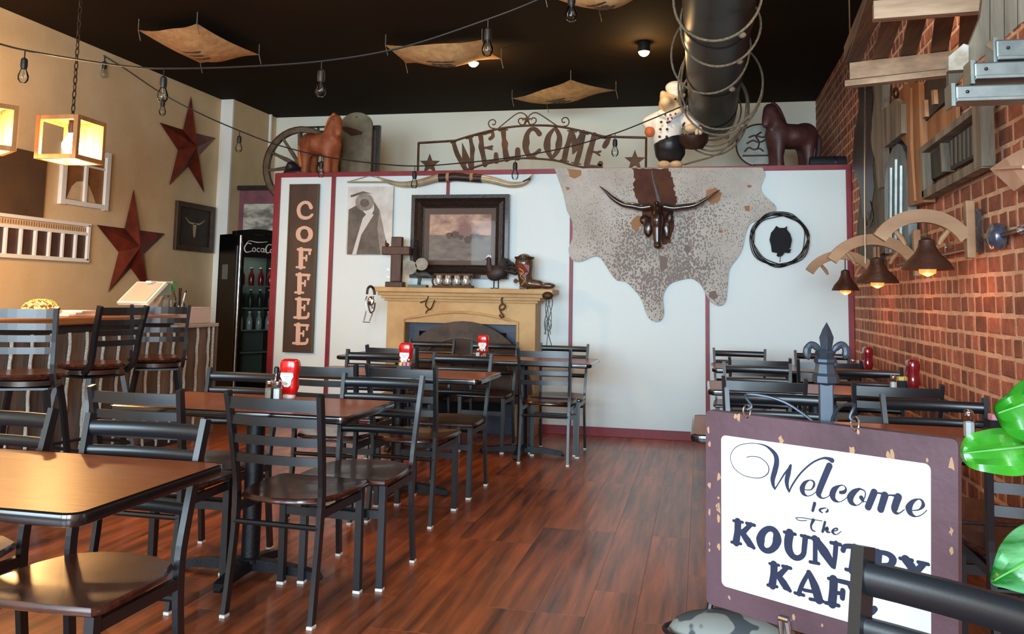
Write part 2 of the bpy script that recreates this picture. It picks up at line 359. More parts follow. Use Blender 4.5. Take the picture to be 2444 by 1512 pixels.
# ================================================================== furniture makers
def rail_pts(w_, z, y0, sag, n=7):
    return [V((-w_/2+w_*i/(n-1), y0-sag*(1-(2*i/(n-1)-1)**2), z)) for i in range(n)]
POST = [(.185, -.235, .0), (.183, -.215, .15), (.182, -.195, .32), (.184, -.19, .455), (.188, -.205, .56), (.194, -.232, .70), (.2, -.262, .842)]
def post_xy(z):
    for a, b in zip(POST, POST[1:]):
        if a[2] <= z <= b[2]: t = (z-a[2])/(b[2]-a[2]); return a[0]+(b[0]-a[0])*t, a[1]+(b[1]-a[1])*t
def make_chair():
    """origin under the seat centre, sitter looks along +y"""
    t = thing('ladder_back_chair', 'x', 'chair', (0, 0, 0))
    sh = [(-.17, -.18), (-.09, -.222), (0, -.235), (.09, -.222), (.17, -.18), (.205, -.08), (.212, .05), (.212, .165), (.195, .19), (0, .196), (-.195, .19), (-.212, .165), (-.212, .05), (-.205, -.08)]
    P_ = [(x, y, .436) for x, y in sh]; b = MB(); k = len(sh)
    rings = [[V((x*s_, y*s_, z)) for x, y in sh] for s_, z in ((.95, .432), (1, .438), (1.0, .447), (.975, .457), (.7, .452), (.3, .449))]
    vs = [q for R in rings for q in R]; fs = [(i*k+j, i*k+(j+1) % k, (i+1)*k+(j+1) % k, (i+1)*k+j) for i in range(len(rings)-1) for j in range(k)]
    fs += [tuple(range(k))[::-1], tuple((len(rings)-1)*k+j for j in range(k))]
    obj('seat', MB().add(vs, fs), M_seat, t, True, local=True)
    for s_ in (-1, 1):
        l = obj('leg', MB().tube(sm([(s_*x, y, z+.012) for x, y, z in POST], 3), 0, w=.019, h=.031, up=(0, 1, 0)), M_black, t, local=True)
        obj('foot_cap', MB().box((s_*.185, -.236, .006), (.024, .036, .012), bev=.002), M_white, l, local=True)
        l = obj('leg', MB().tube([(s_*.178, .165, .012), (s_*.178, .16, .43)], 0, w=.028, h=.028, up=(0, 1, 0)), M_black, t, local=True)
        obj('foot_cap', MB().box((s_*.178, .165, .006), (.032, .032, .012), bev=.002), M_white, l, local=True)
        obj('side_rail', MB().tube([(s_*.18, .16, .40), (s_*.182, -.19, .40)], 0, w=.018, h=.032, up=(0, 0, 1)), M_black, t, local=True)
    obj('stretcher', MB().tube([(-.178, .163, .31), (.178, .163, .31)], 0, w=.018, h=.034, up=(0, 0, 1)), M_black, t, local=True)
    obj('stretcher', MB().tube([(-.182, -.2, .35), (.182, -.2, .35)], .011, 8), M_black, t, True, local=True)
    x, y = post_xy(.815)
    obj('top_rail', MB().drail(rail_pts(2*x, .812, y, .022, 9), .046), M_black, t, True, local=True)
    for z in (.745, .672, .598):
        x, y = post_xy(z); obj('slat', MB().drail(rail_pts(2*x, z, y, .022, 9), .034, .005, .010), M_black, t, True, local=True)
    return t
chair0 = make_chair(); _used = [0]
def chair(x, yrear, face, label, group, ang=0):
    """yrear: where the rear feet stand; face +1 looks away from the camera, -1 towards it"""
    c = chair0 if not _used[0] else copy_tree(chair0); _used[0] = 1
    rz = (0 if face > 0 else pi)+ang
    o = V((0, -.235, 0)); o.rotate(Euler((0, 0, rz))); c.location = V((x, yrear, 0))-o; c.rotation_euler = (0, 0, rz)
    tag(c, label, 'chair', group); return c
def make_table(w_, d_, label, x0, x1, y0, y1, group, foot=(.34, .26), z=.745):
    cx, cy = (x0+x1)/2, (y0+y1)/2; W, D = x1-x0, y1-y0
    t = thing('dining_table', label, 'table', (cx, cy, 0), 0, group)
    def rr(hx, hy, r, zz):
        P = []
        for sx, sy, a0 in ((1, 1, 0), (-1, 1, 90), (-1, -1, 180), (1, -1, 270)):
            for k in range(6): a = radians(a0+18*k); P.append(V((cx+sx*(hx-r)+r*cos(a), cy+sy*(hy-r)+r*sin(a), zz)))
        return P
    top = obj('tabletop', MB().plate(rr(W/2-.012, D/2-.012, .035, z), .028, (0, 0, -1)), M_top, t)
    prof = [(-.012, .001), (-.003, -.002), (0, -.014), (-.003, -.027), (-.014, -.032), (-.03, -.031)]
    rings = [rr(W/2+a, D/2+a, .045+a, z+b) for a, b in prof]; k = len(rings[0])
    obj('edge_band', MB().add([q for R in rings for q in R], [(i*k+j, (i+1)*k+j, (i+1)*k+(j+1) % k, i*k+(j+1) % k) for i in range(len(rings)-1) for j in range(k)]), M_edge, top, True)
    obj('column', MB().lathe([(.05, .06), (.05, .075), (.04, .085), (.04, .69), (.07, .70), (.07, .71)], 20, (cx, cy, 0)), M_iron, t, True)
    for dx, dy in ((1, 0), (-1, 0), (0, 1), (0, -1)):
        r = foot[0] if dx else foot[1]
        pts = [(cx+dx*r*u, cy+dy*r*u, zz) for u, zz in ((0, .052), (.35, .048), (.75, .036), (.93, .026), (1, .012))]
        obj('base_foot', MB().tube(pts, 0, w=[.05, .045, .045, .05, .03], h=[.05, .045, .035, .03, .012], up=(0, 0, 1)), M_iron, t)
    obj('mounting_plate', MB().box((cx, cy, .71), (.3, .3, .008)), M_iron, t)
    return t
# ---- left column tables and chairs
G = 'ladder-back chairs at the left-hand tables'; GT = 'pedestal tables down the left of the room'
make_table(0, 0, 'nearest brown table, cut off by the left edge of the photo', -2.5, -1.335, 1.65, 2.27, GT)
make_table(0, 0, 'second brown table back from camera, with two shakers on it', -2.5, -1.385, 3.22, 3.80, GT)
make_table(0, 0, 'third brown table back, with a black sugar-packet holder on it', -2.48, -1.27, 4.88, 5.46, GT)
make_table(0, 0, 'rearmost table, its grey-brown top ending right of the fireplace', -1.96, -.80, 6.36, 6.96, GT)
make_table(0, 0, 'rear table in front of the fireplace, left of its twin', -2.86, -1.975, 6.36, 6.96, GT)
chair(-1.66, 2.31, -1, 'black chair facing camera at the nearest table, its dark seat fully seen below', G)
chair(-2.24, 2.36, -1, 'black chair facing camera at nearest table, cut by the photo edge', G)
chair(-2.19, 3.02, 1, 'ladder-back chair seen from behind at second table, left of the pair', G)
chair(-1.60, 3.04, 1, 'large ladder-back chair seen from behind in the middle foreground', G, radians(-3))
chair(-2.23, 3.88, -1, 'black chair facing camera across second table, by the fridge', G)
chair(-1.50, 3.88, -1, 'black chair facing camera at far right corner of second table', G)
chair(-2.04, 4.40, 1, 'chair seen from behind at third table, behind the red bottle', G)
chair(-1.60, 4.46, 1, 'chair seen from behind at third table, right of the pair', G, radians(-3))
chair(-2.20, 5.53, -1, 'chair facing camera across third table, left under the coffee sign', G)
chair(-1.57, 5.53, -1, 'chair facing camera across third table, before the firebox', G)
chair(-2.28, 6.12, 1, 'chair seen from behind at rear table, left of the fireplace', G)
chair(-1.15, 6.33, 1, 'dark chair seen from behind at the rear table, standing alone by the aisle', G)
chair(-2.28, 7.06, -1, 'chair facing camera between the rear table and the fireplace, leftmost', G)
chair(-1.72, 7.06, -1, 'chair facing camera right in front of the arched wheel screen', G)
chair(-1.12, 7.06, -1, 'chair facing camera against the white panel, right of the fireplace', G)
# ---- right column
G = 'ladder-back chairs along the brick wall'; GT = 'pedestal tables along the brick wall'
make_table(0, 0, 'farthest brown table along the brick wall, with a pink packet holder', .075, 1.24, 6.42, 7.02, GT)
make_table(0, 0, 'middle brown table along the brick wall, with a yellow packet holder', .035, 1.24, 4.88, 5.46, GT)
make_table(0, 0, 'nearest wall-side table, mostly hidden behind the white sign', -.04, 1.22, 3.24, 3.82, GT)
chair(.30, 7.10, -1, 'chair facing camera, far left of the wall-side tables', G)
chair(.93, 7.10, -1, 'chair facing camera at farthest wall table, behind the finial', G)
chair(.39, 6.10, 1, 'chair seen from behind at farthest wall table, left of the pair', G)
chair(.84, 6.10, 1, 'chair seen from behind at farthest wall table, right of the pair', G)
chair(.34, 5.54, -1, 'chair facing camera across the middle wall table, left of the pair', G)
chair(.98, 5.54, -1, 'chair facing camera across the middle wall table, next to the bricks', G)
chair(.31, 4.52, 1, 'chair seen from behind at middle wall table, left of the finial post', G)
chair(.93, 4.50, 1, 'chair seen from behind at middle wall table, right of the finial post', G)
chair(.31, 3.90, -1, 'chair facing camera behind the top left of the white sign', G)
chair(.955, 3.90, -1, 'chair facing camera behind the top right of the white sign', G)
chair(1.075, 2.98, 1, 'dark chair against the bricks between the sign and the green leaves', G)
# the chair right before the camera: lateral axis turned about 41 degrees
c_ = copy_tree(chair0); a_ = radians(-41.2)
for z_ in (0,): pass
c_.scale = (1, 1, 1.03)
lat = V((cos(a_), sin(a_), 0)); fw = V((sin(a_), -cos(a_), 0))      # it looks towards the camera side
pz = V((.236, 1.385, 0)); ctr = pz+lat*.2+fw*.262
c_.location = ctr; c_.rotation_euler = (0, 0, a_+pi)
tag(c_, 'large close-up black chair back in front of the white sign', 'chair', G)

# ================================================================== lettering strokes
def strokes(mb, S, pt, n, t, scale, smooth=3):
    """S: list of (points, widths) in tracing units; pt maps a tracing point onto the real plane; n faces the viewer"""
    for i_, s_ in enumerate(S):
        pts, ws = s_[0], s_[1]; cl = len(s_) > 2 and s_[2]
        P = [pt(*p)+n*(.00025*(i_ % 9)) for p in pts]; W = [max(x*scale, .0017 if scale < .0003 else 0) for x in (ws if isinstance(ws, (list, tuple)) else [ws]*len(pts))]
        mb.ribbon(P, W, t, n, smooth, cl)
    return mb
# ================================================================== partition wall dressing
YW = YP-.02
def on(yoff=0): return lambda px, py: PY(px, py, YW-yoff)
# coffee board
A_, B_ = PY(697, 440, YW), PY(749, 842, YW); zt, zb = A_.z, B_.z; xa, xb = -4.028, -3.725
t = thing('coffee_sign', 'tall dark brown wooden board with COFFEE in pale letters running down', 'sign', ((xa+xb)/2, YW, zb))
M_sign = mat('sign brown', C(72, 46, 30), .5, 0, C(54, 34, 22), 8, (1, 1, .2))
obj('board', MB().box(((xa+xb)/2, YW-.012, (zt+zb)/2), (xb-xa, .024, zt-zb), bev=.004), M_sign, t)
for x in (xa, xb): obj('side_edge', MB().box((x, YW-.014, (zt+zb)/2), (.012, .03, zt-zb)), mat('sign edge', C(84, 66, 36), .5), t)
ZO = lambda x, y: PY(520+x/3.0236, 440+y/3.0236, YW-.025)
k_ = 7.4/FP/3.0236
Cc = lambda: [([(672, 165), (655, 135), (620, 130), (590, 155), (582, 190), (595, 228), (628, 242), (660, 236), (680, 218)], [34, 28, 26, 32, 34, 32, 28, 24, 22])]
def Oo(cx, cy): return [([(cx+46*cos(a), cy+48*sin(a)) for a in [2*pi*i/12 for i in range(12)]], [40 if abs(cos(2*pi*i/12)) > .6 else 26 for i in range(12)], True)]
def Ff(x, y): return [([(x, y), (x-2, y+128)], 40), ([(x-22, y), (x+70, y+4)], 22), ([(x+64, y+2), (x+62, y+32)], [18, 22]), ([(x, y+62), (x+38, y+62)], 18), ([(x+40, y+44), (x+38, y+80)], 17), ([(x-32, y+128), (x+26, y+130)], 18)]
def Ee(x, y): return [([(x, y), (x-4, y+130)], 40), ([(x-24, y), (x+72, y+4)], 20), ([(x+66, y+4), (x+62, y+34)], [18, 20]), ([(x, y+62), (x+36, y+62)], 17), ([(x+38, y+46), (x+36, y+80)], 16), ([(x-36, y+132), (x+52, y+134), (x+66, y+104)], [20, 24, 20])]
M_let = mat('pale pink lettering', C(222, 176, 150), .5)
for S in (Cc(), Oo(624, 358), Ff(600, 468), Ff(590, 650), Ee(588, 826), Ee(580, 1012)):
    obj('letter', strokes(MB(), S, ZO, FRONT, .006, k_), M_let, t)
# horse-eye canvas print on a hanger
z0, z1 = 1.62, 2.29
t = thing('horse_print', 'unframed black and white close-up print of a horse eye, hung on a cord', 'print', (-3.17, YW, z0))
obj('canvas', MB().box((-3.17, YW-.008, (z0+z1)/2), (.475, .016, z1-z0)), mat('print grey', C(226, 222, 212), .6, 0, C(200, 192, 182), 7), t)
HP = lambda x, y: PY(560+x/4.725, 240+y/4.725, YW-.017); HQ = lambda x, y: PY(800+x/4.2138, 540+y/4.2138, YW-.0175)
M_pr = [mat('print dark', C(112, 100, 88), .6, 0, C(84, 74, 66), 9), mat('print mid', C(160, 148, 134), .6, 0, C(128, 118, 106), 12), mat('print light', C(212, 206, 196), .6)]
def inpr(P): return [V((min(max(p.x, -3.405), -2.935), p.y, min(max(p.z, z0+.002), z1-.002))) for p in P]
def patch(name, P, m, par, t=.0015): return obj(name, MB().plate(inpr(P), t, (0, 1, 0)), m, par)
patch('dark_area', [PY(*p, YW-.0175) for p in ((832, 500), (850, 490), (868, 505), (880, 520), (900, 600), (905, 609), (828, 608))], M_pr[0], t)
patch('light_band', [PY(*p, YW-.019) for p in ((840, 609), (866, 520), (880, 505), (892, 512), (862, 560), (850, 609))], M_pr[2], t)
patch('dark_area', [PY(*p, YW-.0185) for p in ((870, 545), (893, 500), (892, 480), (905, 500), (900, 545), (908, 609), (880, 609))], M_pr[0], t)
patch('grey_area', [PY(*p, YW-.0178) for p in ((905, 609), (898, 540), (906, 500), (918, 560), (930, 609))], M_pr[1], t)
patch('brow_line', [PY(*p, YW-.0185) for p in ((836, 466), (866, 456), (890, 462), (868, 461), (838, 471))], M_pr[0], t)
obj('horse_eye', MB().plate([PY(870+22*cos(a), 482+21*sin(a), YW-.019) for a in [2*pi*i/18 for i in range(18)]], .001, (0, 1, 0)), M_pr[1], t)
obj('pupil', MB().plate([PY(870+11*cos(a), 484+10*sin(a), YW-.0205) for a in [2*pi*i/14 for i in range(14)]], .001, (0, 1, 0)), M_pr[0], t)
h = obj('hanger_bar', MB().tube([PY(829, 434, YW-.02), PY(945, 434, YW-.02)], .008, 8), mat('hanger', C(176, 146, 108), .6), t, True)
obj('cord', MB().tube([PY(832, 433, YW-.012), PY(880, 419, YW-.012), PY(943, 433, YW-.012)], .003, 6), mat('cord', C(150, 124, 92), .8), t)
# big framed painting
x0, x1, z0, z1 = -2.73, -1.765, 1.40, 2.20
t = thing('framed_painting', 'large dark carved frame with a dusky pink landscape, above the mantel', 'painting', ((x0+x1)/2, YW, z0))
def frame_mb(x0, x1, z0, z1, y, wd, dp, prof=((0, 0), (.0, 1), (.25, 1), (.45, .55), (.7, .8), (.85, .5), (1, .3), (1, 0))):
    b = MB(); rings = []
    for u, d in prof:
        o = u*wd; yy = y-d*dp; rings.append([(x0+o, yy, z0+o), (x1-o, yy, z0+o), (x1-o, yy, z1-o), (x0+o, yy, z1-o)])
    vs = [q for R in rings for q in R]; fs = [(i*4+j, i*4+(j+1) % 4, (i+1)*4+(j+1) % 4, (i+1)*4+j) for i in range(len(rings)-1) for j in range(4)]
    return b.add(vs, fs)
obj('frame', frame_mb(x0, x1, z0, z1, YW, .135, .05), M_dkframe, t)
obj('mat_board', MB().box(((x0+x1)/2, YW-.012, (z0+z1)/2), (x1-x0-.25, .012, z1-z0-.25)), mat('mat board', C(104, 72, 62), .6), t)
mp_ = mat('dusk painting', C(232, 176, 150), .5, 0, C(160, 104, 98), 4.5, (1, 1, 1.6), detail=8, band=(.38, .6))
a1 = PY(1028, 512, YW); a2 = PY(1172, 622, YW)
pa = obj('picture', MB().box(((a1.x+a2.x)/2, YW-.02, (a1.z+a2.z)/2), (a2.x-a1.x, .004, a1.z-a2.z)), mp_, t)
M_pl = mat('painted prairie', C(150, 124, 112), .5, 0, C(120, 96, 92), 9, (1, 1, 3))
obj('painted_field', MB().box(((a1.x+a2.x)/2, YW-.0225, a2.z+.12), (a2.x-a1.x, .001, .24)), M_pl, pa)
M_pd = mat('painted cattle', C(104, 70, 62), .5)
for px, py, r in ((1072, 562, 5), (1086, 560, 6), (1100, 566, 4), (1117, 572, 6), (1128, 563, 4), (1150, 566, 4), (1140, 562, 3)):
    q = PY(px, py, YW-.024); obj('painted_cow', MB().plate([q+V((r*.0058*cos(a)*(1.2+.2*sin(3*a)), 0, r*.0062*sin(a))) for a in [2*pi*i/9 for i in range(9)]], .001, (0, 1, 0)), M_pd, pa)
obj('glass', MB().box(((x0+x1)/2, YW-.03, (z0+z1)/2), (x1-x0-.26, .003, z1-z0-.26)), pane_mat(1.16), t)
# mounted pair of long horns
hp = [(900, 421), (925, 433), (960, 440), (1000, 436), (1045, 424), (1085, 421), (1130, 423), (1175, 430), (1215, 440), (1245, 438), (1262, 428), (1272, 415)]
hr = [.004, .018, .028, .034, .036, .036, .036, .034, .028, .022, .013, .003]
t = thing('mounted_horns', 'pair of long pale cattle horns mounted below the red rail', 'horns', (-2.3, YW, 2.28))
P, W = catmull([PY(a, b, YW-.05) for a, b in hp], hr, 3)
obj('horn', MB().tube(P, W, 12), mat('pale horn', C(186, 172, 140), .3, 0, C(140, 122, 92), 9, coat=.4), t, True)
for i, (a, b) in enumerate(((900, 908), (1262, 1272))):
    q = PY(a, 421 if i == 0 else 428, YW-.05)
obj('leather_wrap', MB().tube([PY(1048, 424.5, YW-.05), PY(1086, 421.3, YW-.05), PY(1150, 426, YW-.05)], .041, 14), M_leather, t, True)
for px, py in ((1070, 422.5), (1127, 423)): obj('lace_band', MB().tube([PY(px-3.5, py, YW-.05), PY(px+3.5, py, YW-.05)], .045, 14), mat('lace', C(168, 128, 92), .7), t, True)
obj('horn_tip', MB().tube([PY(1250, 435.5, YW-.05), PY(1263, 427.2, YW-.05), PY(1273, 414, YW-.05)], [.02, .0135, .002], 10), M_navy, t, True)
# cowhide
HD = [(85, 80), (700, 74), (1300, 72), (1870, 70), (1893, 130), (1855, 230), (1870, 290), (1930, 350), (1982, 400), (1975, 460), (1900, 500), (1800, 535), (1757, 560), (1722, 650), (1700, 760), (1660, 840), (1592, 930), (1575, 1020), (1562, 1180), (1540, 1240), (1490, 1260), (1430, 1225), (1380, 1150), (1345, 1080), (1285, 1032), (1230, 1023), (1100, 1055), (1040, 1110), (1012, 1190), (1022, 1300), (1008, 1370), (960, 1397), (900, 1370), (862, 1300), (830, 1200), (760, 1110), (690, 1050), (620, 1040), (560, 970), (512, 890), (460, 835), (400, 838), (340, 868), (262, 880), (215, 830), (205, 760), (238, 680), (235, 530), (190, 440), (160, 300), (120, 180)]
HM = lambda x, y, o=.012: PY(1300+x/3.6, 380+y/3.6, YW-o)
t = thing('cowhide', 'speckled grey and white cowhide with a brown stripe, hung on the white wall', 'hide', (-.35, YW, 1.05))
def hide_mat():
    m = mat('speckled hide', C(200, 194, 184), .9, 0, C(178, 170, 160), 3, bump=.3, bs=200); nt = m.node_tree; N = nt.nodes; L = nt.links
    if 'done' in m: return m
    m['done'] = 1; b = N['Principled BSDF']; base = b.inputs['Base Color'].links[0].from_socket
    tc = N.new('ShaderNodeTexCoord'); mp = N.new('ShaderNodeMapping'); mp.inputs['Scale'].default_value = (1, 1, .72); L.new(tc.outputs['Object'], mp.inputs[0])
    vo = N.new('ShaderNodeTexVoronoi'); vo.inputs['Scale'].default_value = 62; L.new(mp.outputs[0], vo.inputs['Vector'])
    n1 = N.new('ShaderNodeTexNoise'); n1.inputs['Scale'].default_value = 2.6; L.new(tc.outputs['Object'], n1.inputs['Vector'])
    sx = N.new('ShaderNodeSeparateXYZ'); L.new(tc.outputs['Object'], sx.inputs[0])
    # denser spots towards the belly, in the hide's own coordinates
    ln = N.new('ShaderNodeVectorMath'); ln.operation = 'DISTANCE'; ln.inputs[1].default_value = (.03, 0, .48); L.new(tc.outputs['Object'], ln.inputs[0])
    dr = N.new('ShaderNodeMapRange'); dr.inputs[1].default_value = .2; dr.inputs[2].default_value = .95; dr.inputs[3].default_value = .60; dr.inputs[4].default_value = .20; L.new(ln.outputs['Value'], dr.inputs[0])
    ml = N.new('ShaderNodeMath'); ml.operation = 'MULTIPLY'; L.new(dr.outputs[0], ml.inputs[0])
    mr = N.new('ShaderNodeMapRange'); mr.inputs[1].default_value = .3; mr.inputs[2].default_value = .7; mr.inputs[3].default_value = .6; mr.inputs[4].default_value = 1.3; L.new(n1.outputs[0], mr.inputs[0]); L.new(mr.outputs[0], ml.inputs[1])
    lt = N.new('ShaderNodeMath'); lt.operation = 'LESS_THAN'; L.new(vo.outputs['Distance'], lt.inputs[0]); L.new(ml.outputs[0], lt.inputs[1])
    mx = N.new('ShaderNodeMix'); mx.data_type = 'RGBA'; L.new(lt.outputs[0], mx.inputs['Factor']); L.new(base, mx.inputs['A']); mx.inputs['B'].default_value = C(138, 128, 122)
    L.new(mx.outputs['Result'], b.inputs['Base Color']); return m
hp_, _ = catmull([HM(*p) for p in HD[3:]], [0]*len(HD[3:]), 2)
hp_ = [HM(85, 80), HM(700, 74)]+[p for p in hp_ if p.z < ZP+.02]
for p in hp_: p.z = min(p.z, ZP+.005)
obj('hide', MB().plate(hp_, .008, (0, 1, 0)), hide_mat(), t)
M_hb = mat('hide brown', C(96, 56, 38), .9, 0, C(70, 40, 30), 5, bump=.3, bs=200)
def jag(P, n=5, a=9):
    out = []
    for i, p in enumerate(P):
        q = P[(i+1) % len(P)]
        for k in range(n): u = k/n; out.append((p[0]+(q[0]-p[0])*u+random.uniform(-a, a), p[1]+(q[1]-p[1])*u+random.uniform(-a, a)))
    return out
obj('brown_stripe', MB().plate([HM(x, max(y, 76), .0125) for x, y in jag([(750, 80), (905, 78), (1062, 80), (1100, 160), (1117, 280), (1140, 360), (1100, 480), (1110, 560), (1080, 720), (1020, 730), (950, 600), (840, 540), (830, 420), (790, 350), (762, 260), (770, 170)])], .0005, (0, 1, 0)), M_hb, t)
obj('spine_line', MB().ribbon([HM(*p, .0145) for p in ((918, 95), (935, 190), (965, 300), (985, 380))], [.008, .012, .02, .03], .001, FRONT), M_leather, t)
for P in ([(195, 85), (310, 95), (318, 130), (262, 165), (215, 145)], [(1390, 265), (1470, 245), (1525, 290), (1500, 360), (1430, 385), (1385, 340)], [(740, 540), (790, 480), (845, 500), (835, 570), (780, 618), (742, 590)], [(1205, 740), (1240, 735), (1255, 790), (1225, 815), (1200, 785)], [(985, 830), (1060, 840), (1050, 930), (1000, 980), (985, 900)], [(1410, 1140), (1470, 1130), (1490, 1175), (1450, 1210), (1412, 1180)], [(1740, 222), (1780, 225), (1770, 245), (1742, 242)], [(180, 235), (215, 240), (212, 268), (190, 265)], [(1490, 605), (1530, 610), (1525, 635), (1498, 630)], [(1715, 400), (1770, 395), (1760, 440), (1725, 450)]):
    dark = P[0][0] in (1205, 985, 1410)
    obj('hide_spot', MB().plate([HM(*p, .0125) for p in jag(P, 3, 5)], .0005, (0, 1, 0)), mat('hide spot', C(128, 112, 104), .85) if dark else mat('hide spot tan', C(160, 116, 82), .85), t)
# carved longhorn head on the hide
t = thing('carved_longhorn_head', 'dark carved wooden longhorn head mounted at the centre of the cowhide', 'wall mount', (-.38, YW, 1.69))
Q = lambda x, y, o: PY(1300+x/3.6, 380+y/3.6, YW-o)
organic('head', [('e', Q(965, 440, .1), (.05, .07, .09)), ('e', Q(968, 520, .12), (.062, .075, .11)), ('c', Q(968, 560, .13), .05, Q(968, 700, .14), .036), ('e', Q(972, 740, .14), (.04, .045, .035)), ('e', Q(860, 520, .07), (.05, .025, .05)), ('e', Q(1075, 500, .07), (.035, .025, .06)), ('e', Q(890, 590, .08), (.045, .03, .09)), ('e', Q(1050, 600, .08), (.04, .03, .1))], .01, mat('carved dark wood', C(66, 36, 24), .3, 0, C(36, 20, 16), 10, (1, 1, .25), coat=.5), t)
hc = mat('carved horn', C(54, 40, 30), .2, coat=.7)
for P_, W_ in (([(905, 405), (830, 415), (760, 400), (670, 385), (580, 330), (530, 280), (470, 228)], [.034, .032, .03, .027, .02, .013, .003]), ([(1025, 405), (1100, 418), (1170, 412), (1280, 395), (1360, 355), (1430, 310), (1508, 262)], [.034, .032, .03, .026, .019, .013, .003])):
    p2, w2 = catmull([Q(a, b, .1+.03*i/6) for i, (a, b) in enumerate(P_)], W_, 3); obj('horn', MB().tube(p2, w2, 12), hc, t, True)
# wire ring with owl
c0 = PY(1860, 571, YW-.02)
t = thing('wire_ring', 'twisted barbed-wire ring around a black owl cut-out, right of the cowhide', 'wall ornament', (c0.x, YW, c0.z-.22))
for k in range(6):
    r0 = .215+.006*k; ph = random.random()*6; P = []
    for i in range(40):
        a = 2*pi*i/40; r = r0+.008*sin(3*a+ph)+.004*sin(7*a+ph*2); P.append(c0+V((r*cos(a)*1.02, -.006*sin(5*a+ph), r*sin(a)*.98)))
    obj('wire_strand', MB().tube(P, .0042, 6, True), M_navy, t, True)
OW = [(1990, 570), (2015, 588), (2060, 588), (2085, 572), (2080, 600), (2110, 640), (2125, 690), (2112, 760), (2095, 770), (2118, 770), (2105, 805), (2060, 800), (2045, 825), (2010, 838), (1992, 825), (2000, 805), (1952, 795), (1945, 740), (1932, 690), (1945, 630), (1975, 595)]
obj('owl_cutout', MB().plate([Q(x, y, .03) for x, y in OW], .006, (0, 1, 0)), mat('owl black', C(16, 18, 24), .85), t)
obj('hanging_hook', MB().tube([c0+V((0, -.01, -.2)), c0+V((.01, -.012, -.13))], .003, 6), M_navy, t)

# ================================================================== fireplace
YM = 7.50
M_mant = mat('mantel cream', C(202, 166, 112), .6, 0, C(180, 138, 86), 3, bump=.15, bs=60)
xl, xr = PY(922, 800, YM).x, PY(1277, 800, YM).x
t = thing('fireplace', 'cream stone-look fireplace with moulded mantel shelf against the white wall', 'fireplace', ((xl+xr)/2, YM+.14, 0))
ol, orr = PY(966, 800, YM).x, PY(1232, 800, YM).x; zo = PY(966, 768, YM).z; zs = 1.185
b_ = MB(); N_ = 12
arch = [V((ol+(orr-ol)*i/N_, YM, zo+.015+.075*sin(pi*i/N_))) for i in range(N_+1)]
loop = [V((xl, YM, 0)), V((ol, YM, 0)), V((ol, YM, zo)), V((orr, YM, zo))]+[V((orr, YM, 0)), V((xr, YM, 0)), V((xr, YM, zs)), V((xl, YM, zs))]
obj('surround', MB().plate(loop, .26, (0, 1, 0)), M_mant, t)
P = [p+V((0, -.008, 0)) for p in [V((ol-.012, YM, 0))]+[V((a.x+(-.012 if i == 0 else .012 if i == N_ else 0), YM, a.z+.012)) for i, a in enumerate(arch)]+[V((orr+.012, YM, 0))]]
obj('arch_bead', MB().tube(P, .012, 8), M_mant, t, True)
sl, sr = PY(889, 692, YM-.09).x, PY(1319, 700, YM-.09).x
def step(z, dz, out, dy): return MB().box(((xl+xr)/2, YM+.13-dy/2, z), (xr-xl+2*out, .26+dy, dz), bev=.006)
obj('shelf', MB().box(((sl+sr)/2, YM+.13-.05, 1.285), (sr-sl, .36, .045), bev=.008), M_mant, t)
obj('moulding', step(1.247, .035, .075, .06), M_mant, t); obj('moulding', step(1.218, .03, .05, .04), M_mant, t); obj('moulding', step(1.192, .025, .025, .02), M_mant, t)
M_fb = mat('firebox metal', C(48, 54, 68), .45, .2)
yo = YM+.1
obj('firebox_frame', MB().box(((ol+orr)/2, yo, zo-.04), (orr-ol, .02, .08)).box((ol+.055, yo, (zo+.08)/2), (.11, .02, zo-.242)).box((orr-.055, yo, (zo+.08)/2), (.11, .02, zo-.242)).box(((ol+orr)/2, yo, .08), (orr-ol, .02, .16)), M_fb, t)
obj('firebox_inside', MB().box(((ol+orr)/2, yo+.12, (zo+.09)/2), (orr-ol, .04, zo+.09)), mat('soot', C(22, 22, 26), .8), t)
ZM = 1.3075; Ym = YM+.06
# arched half wheel screen in front of the firebox
ca = PY(1100, 900, YM-.06); ca = V((PY(1103, 800, YM-.06).x, YM-.06, .36))
t = thing('arched_screen', 'dark half-round wooden wheel screen standing in front of the firebox', 'fire screen', (ca.x, ca.y, 0))
M_wheel = mat('wheel wood', C(84, 68, 58), .7, 0, C(56, 46, 40), 8, bump=.2, bs=60)
R_ = PY(1103, 766, YM-.06).z-ca.z
def half(r, n=26): return [ca+V((r*cos(pi*i/n), 0, r*sin(pi*i/n))) for i in range(n+1)]
obj('rim', MB().tube(half(R_-.075), 0, w=.05, h=.15, up=(0, 1, 0)) if 0 else MB().plate([p for p in half(R_)]+[p for p in half(R_-.15)][::-1], .03, (0, 1, 0)), M_wheel, t)
obj('panel', MB().plate([p+V((0, .008, 0)) for p in half(R_-.15)], .015, (0, 1, 0)), mat('wheel wood inner', C(72, 58, 50), .75, 0, C(54, 42, 38), 5), t)
obj('wire_arc', MB().tube([p+V((0, -.012, 0)) for p in half(R_-.15)], .004, 6), M_lasso, t)
for s_ in (-1, 1): obj('leg', MB().box((ca.x+s_*(R_-.08), ca.y+.015, .18), (.06, .03, .36)), M_wheel, t)
obj('cross_board', MB().box((ca.x, ca.y+.015, .33), (2*R_-.1, .03, .08)), M_wheel, t)
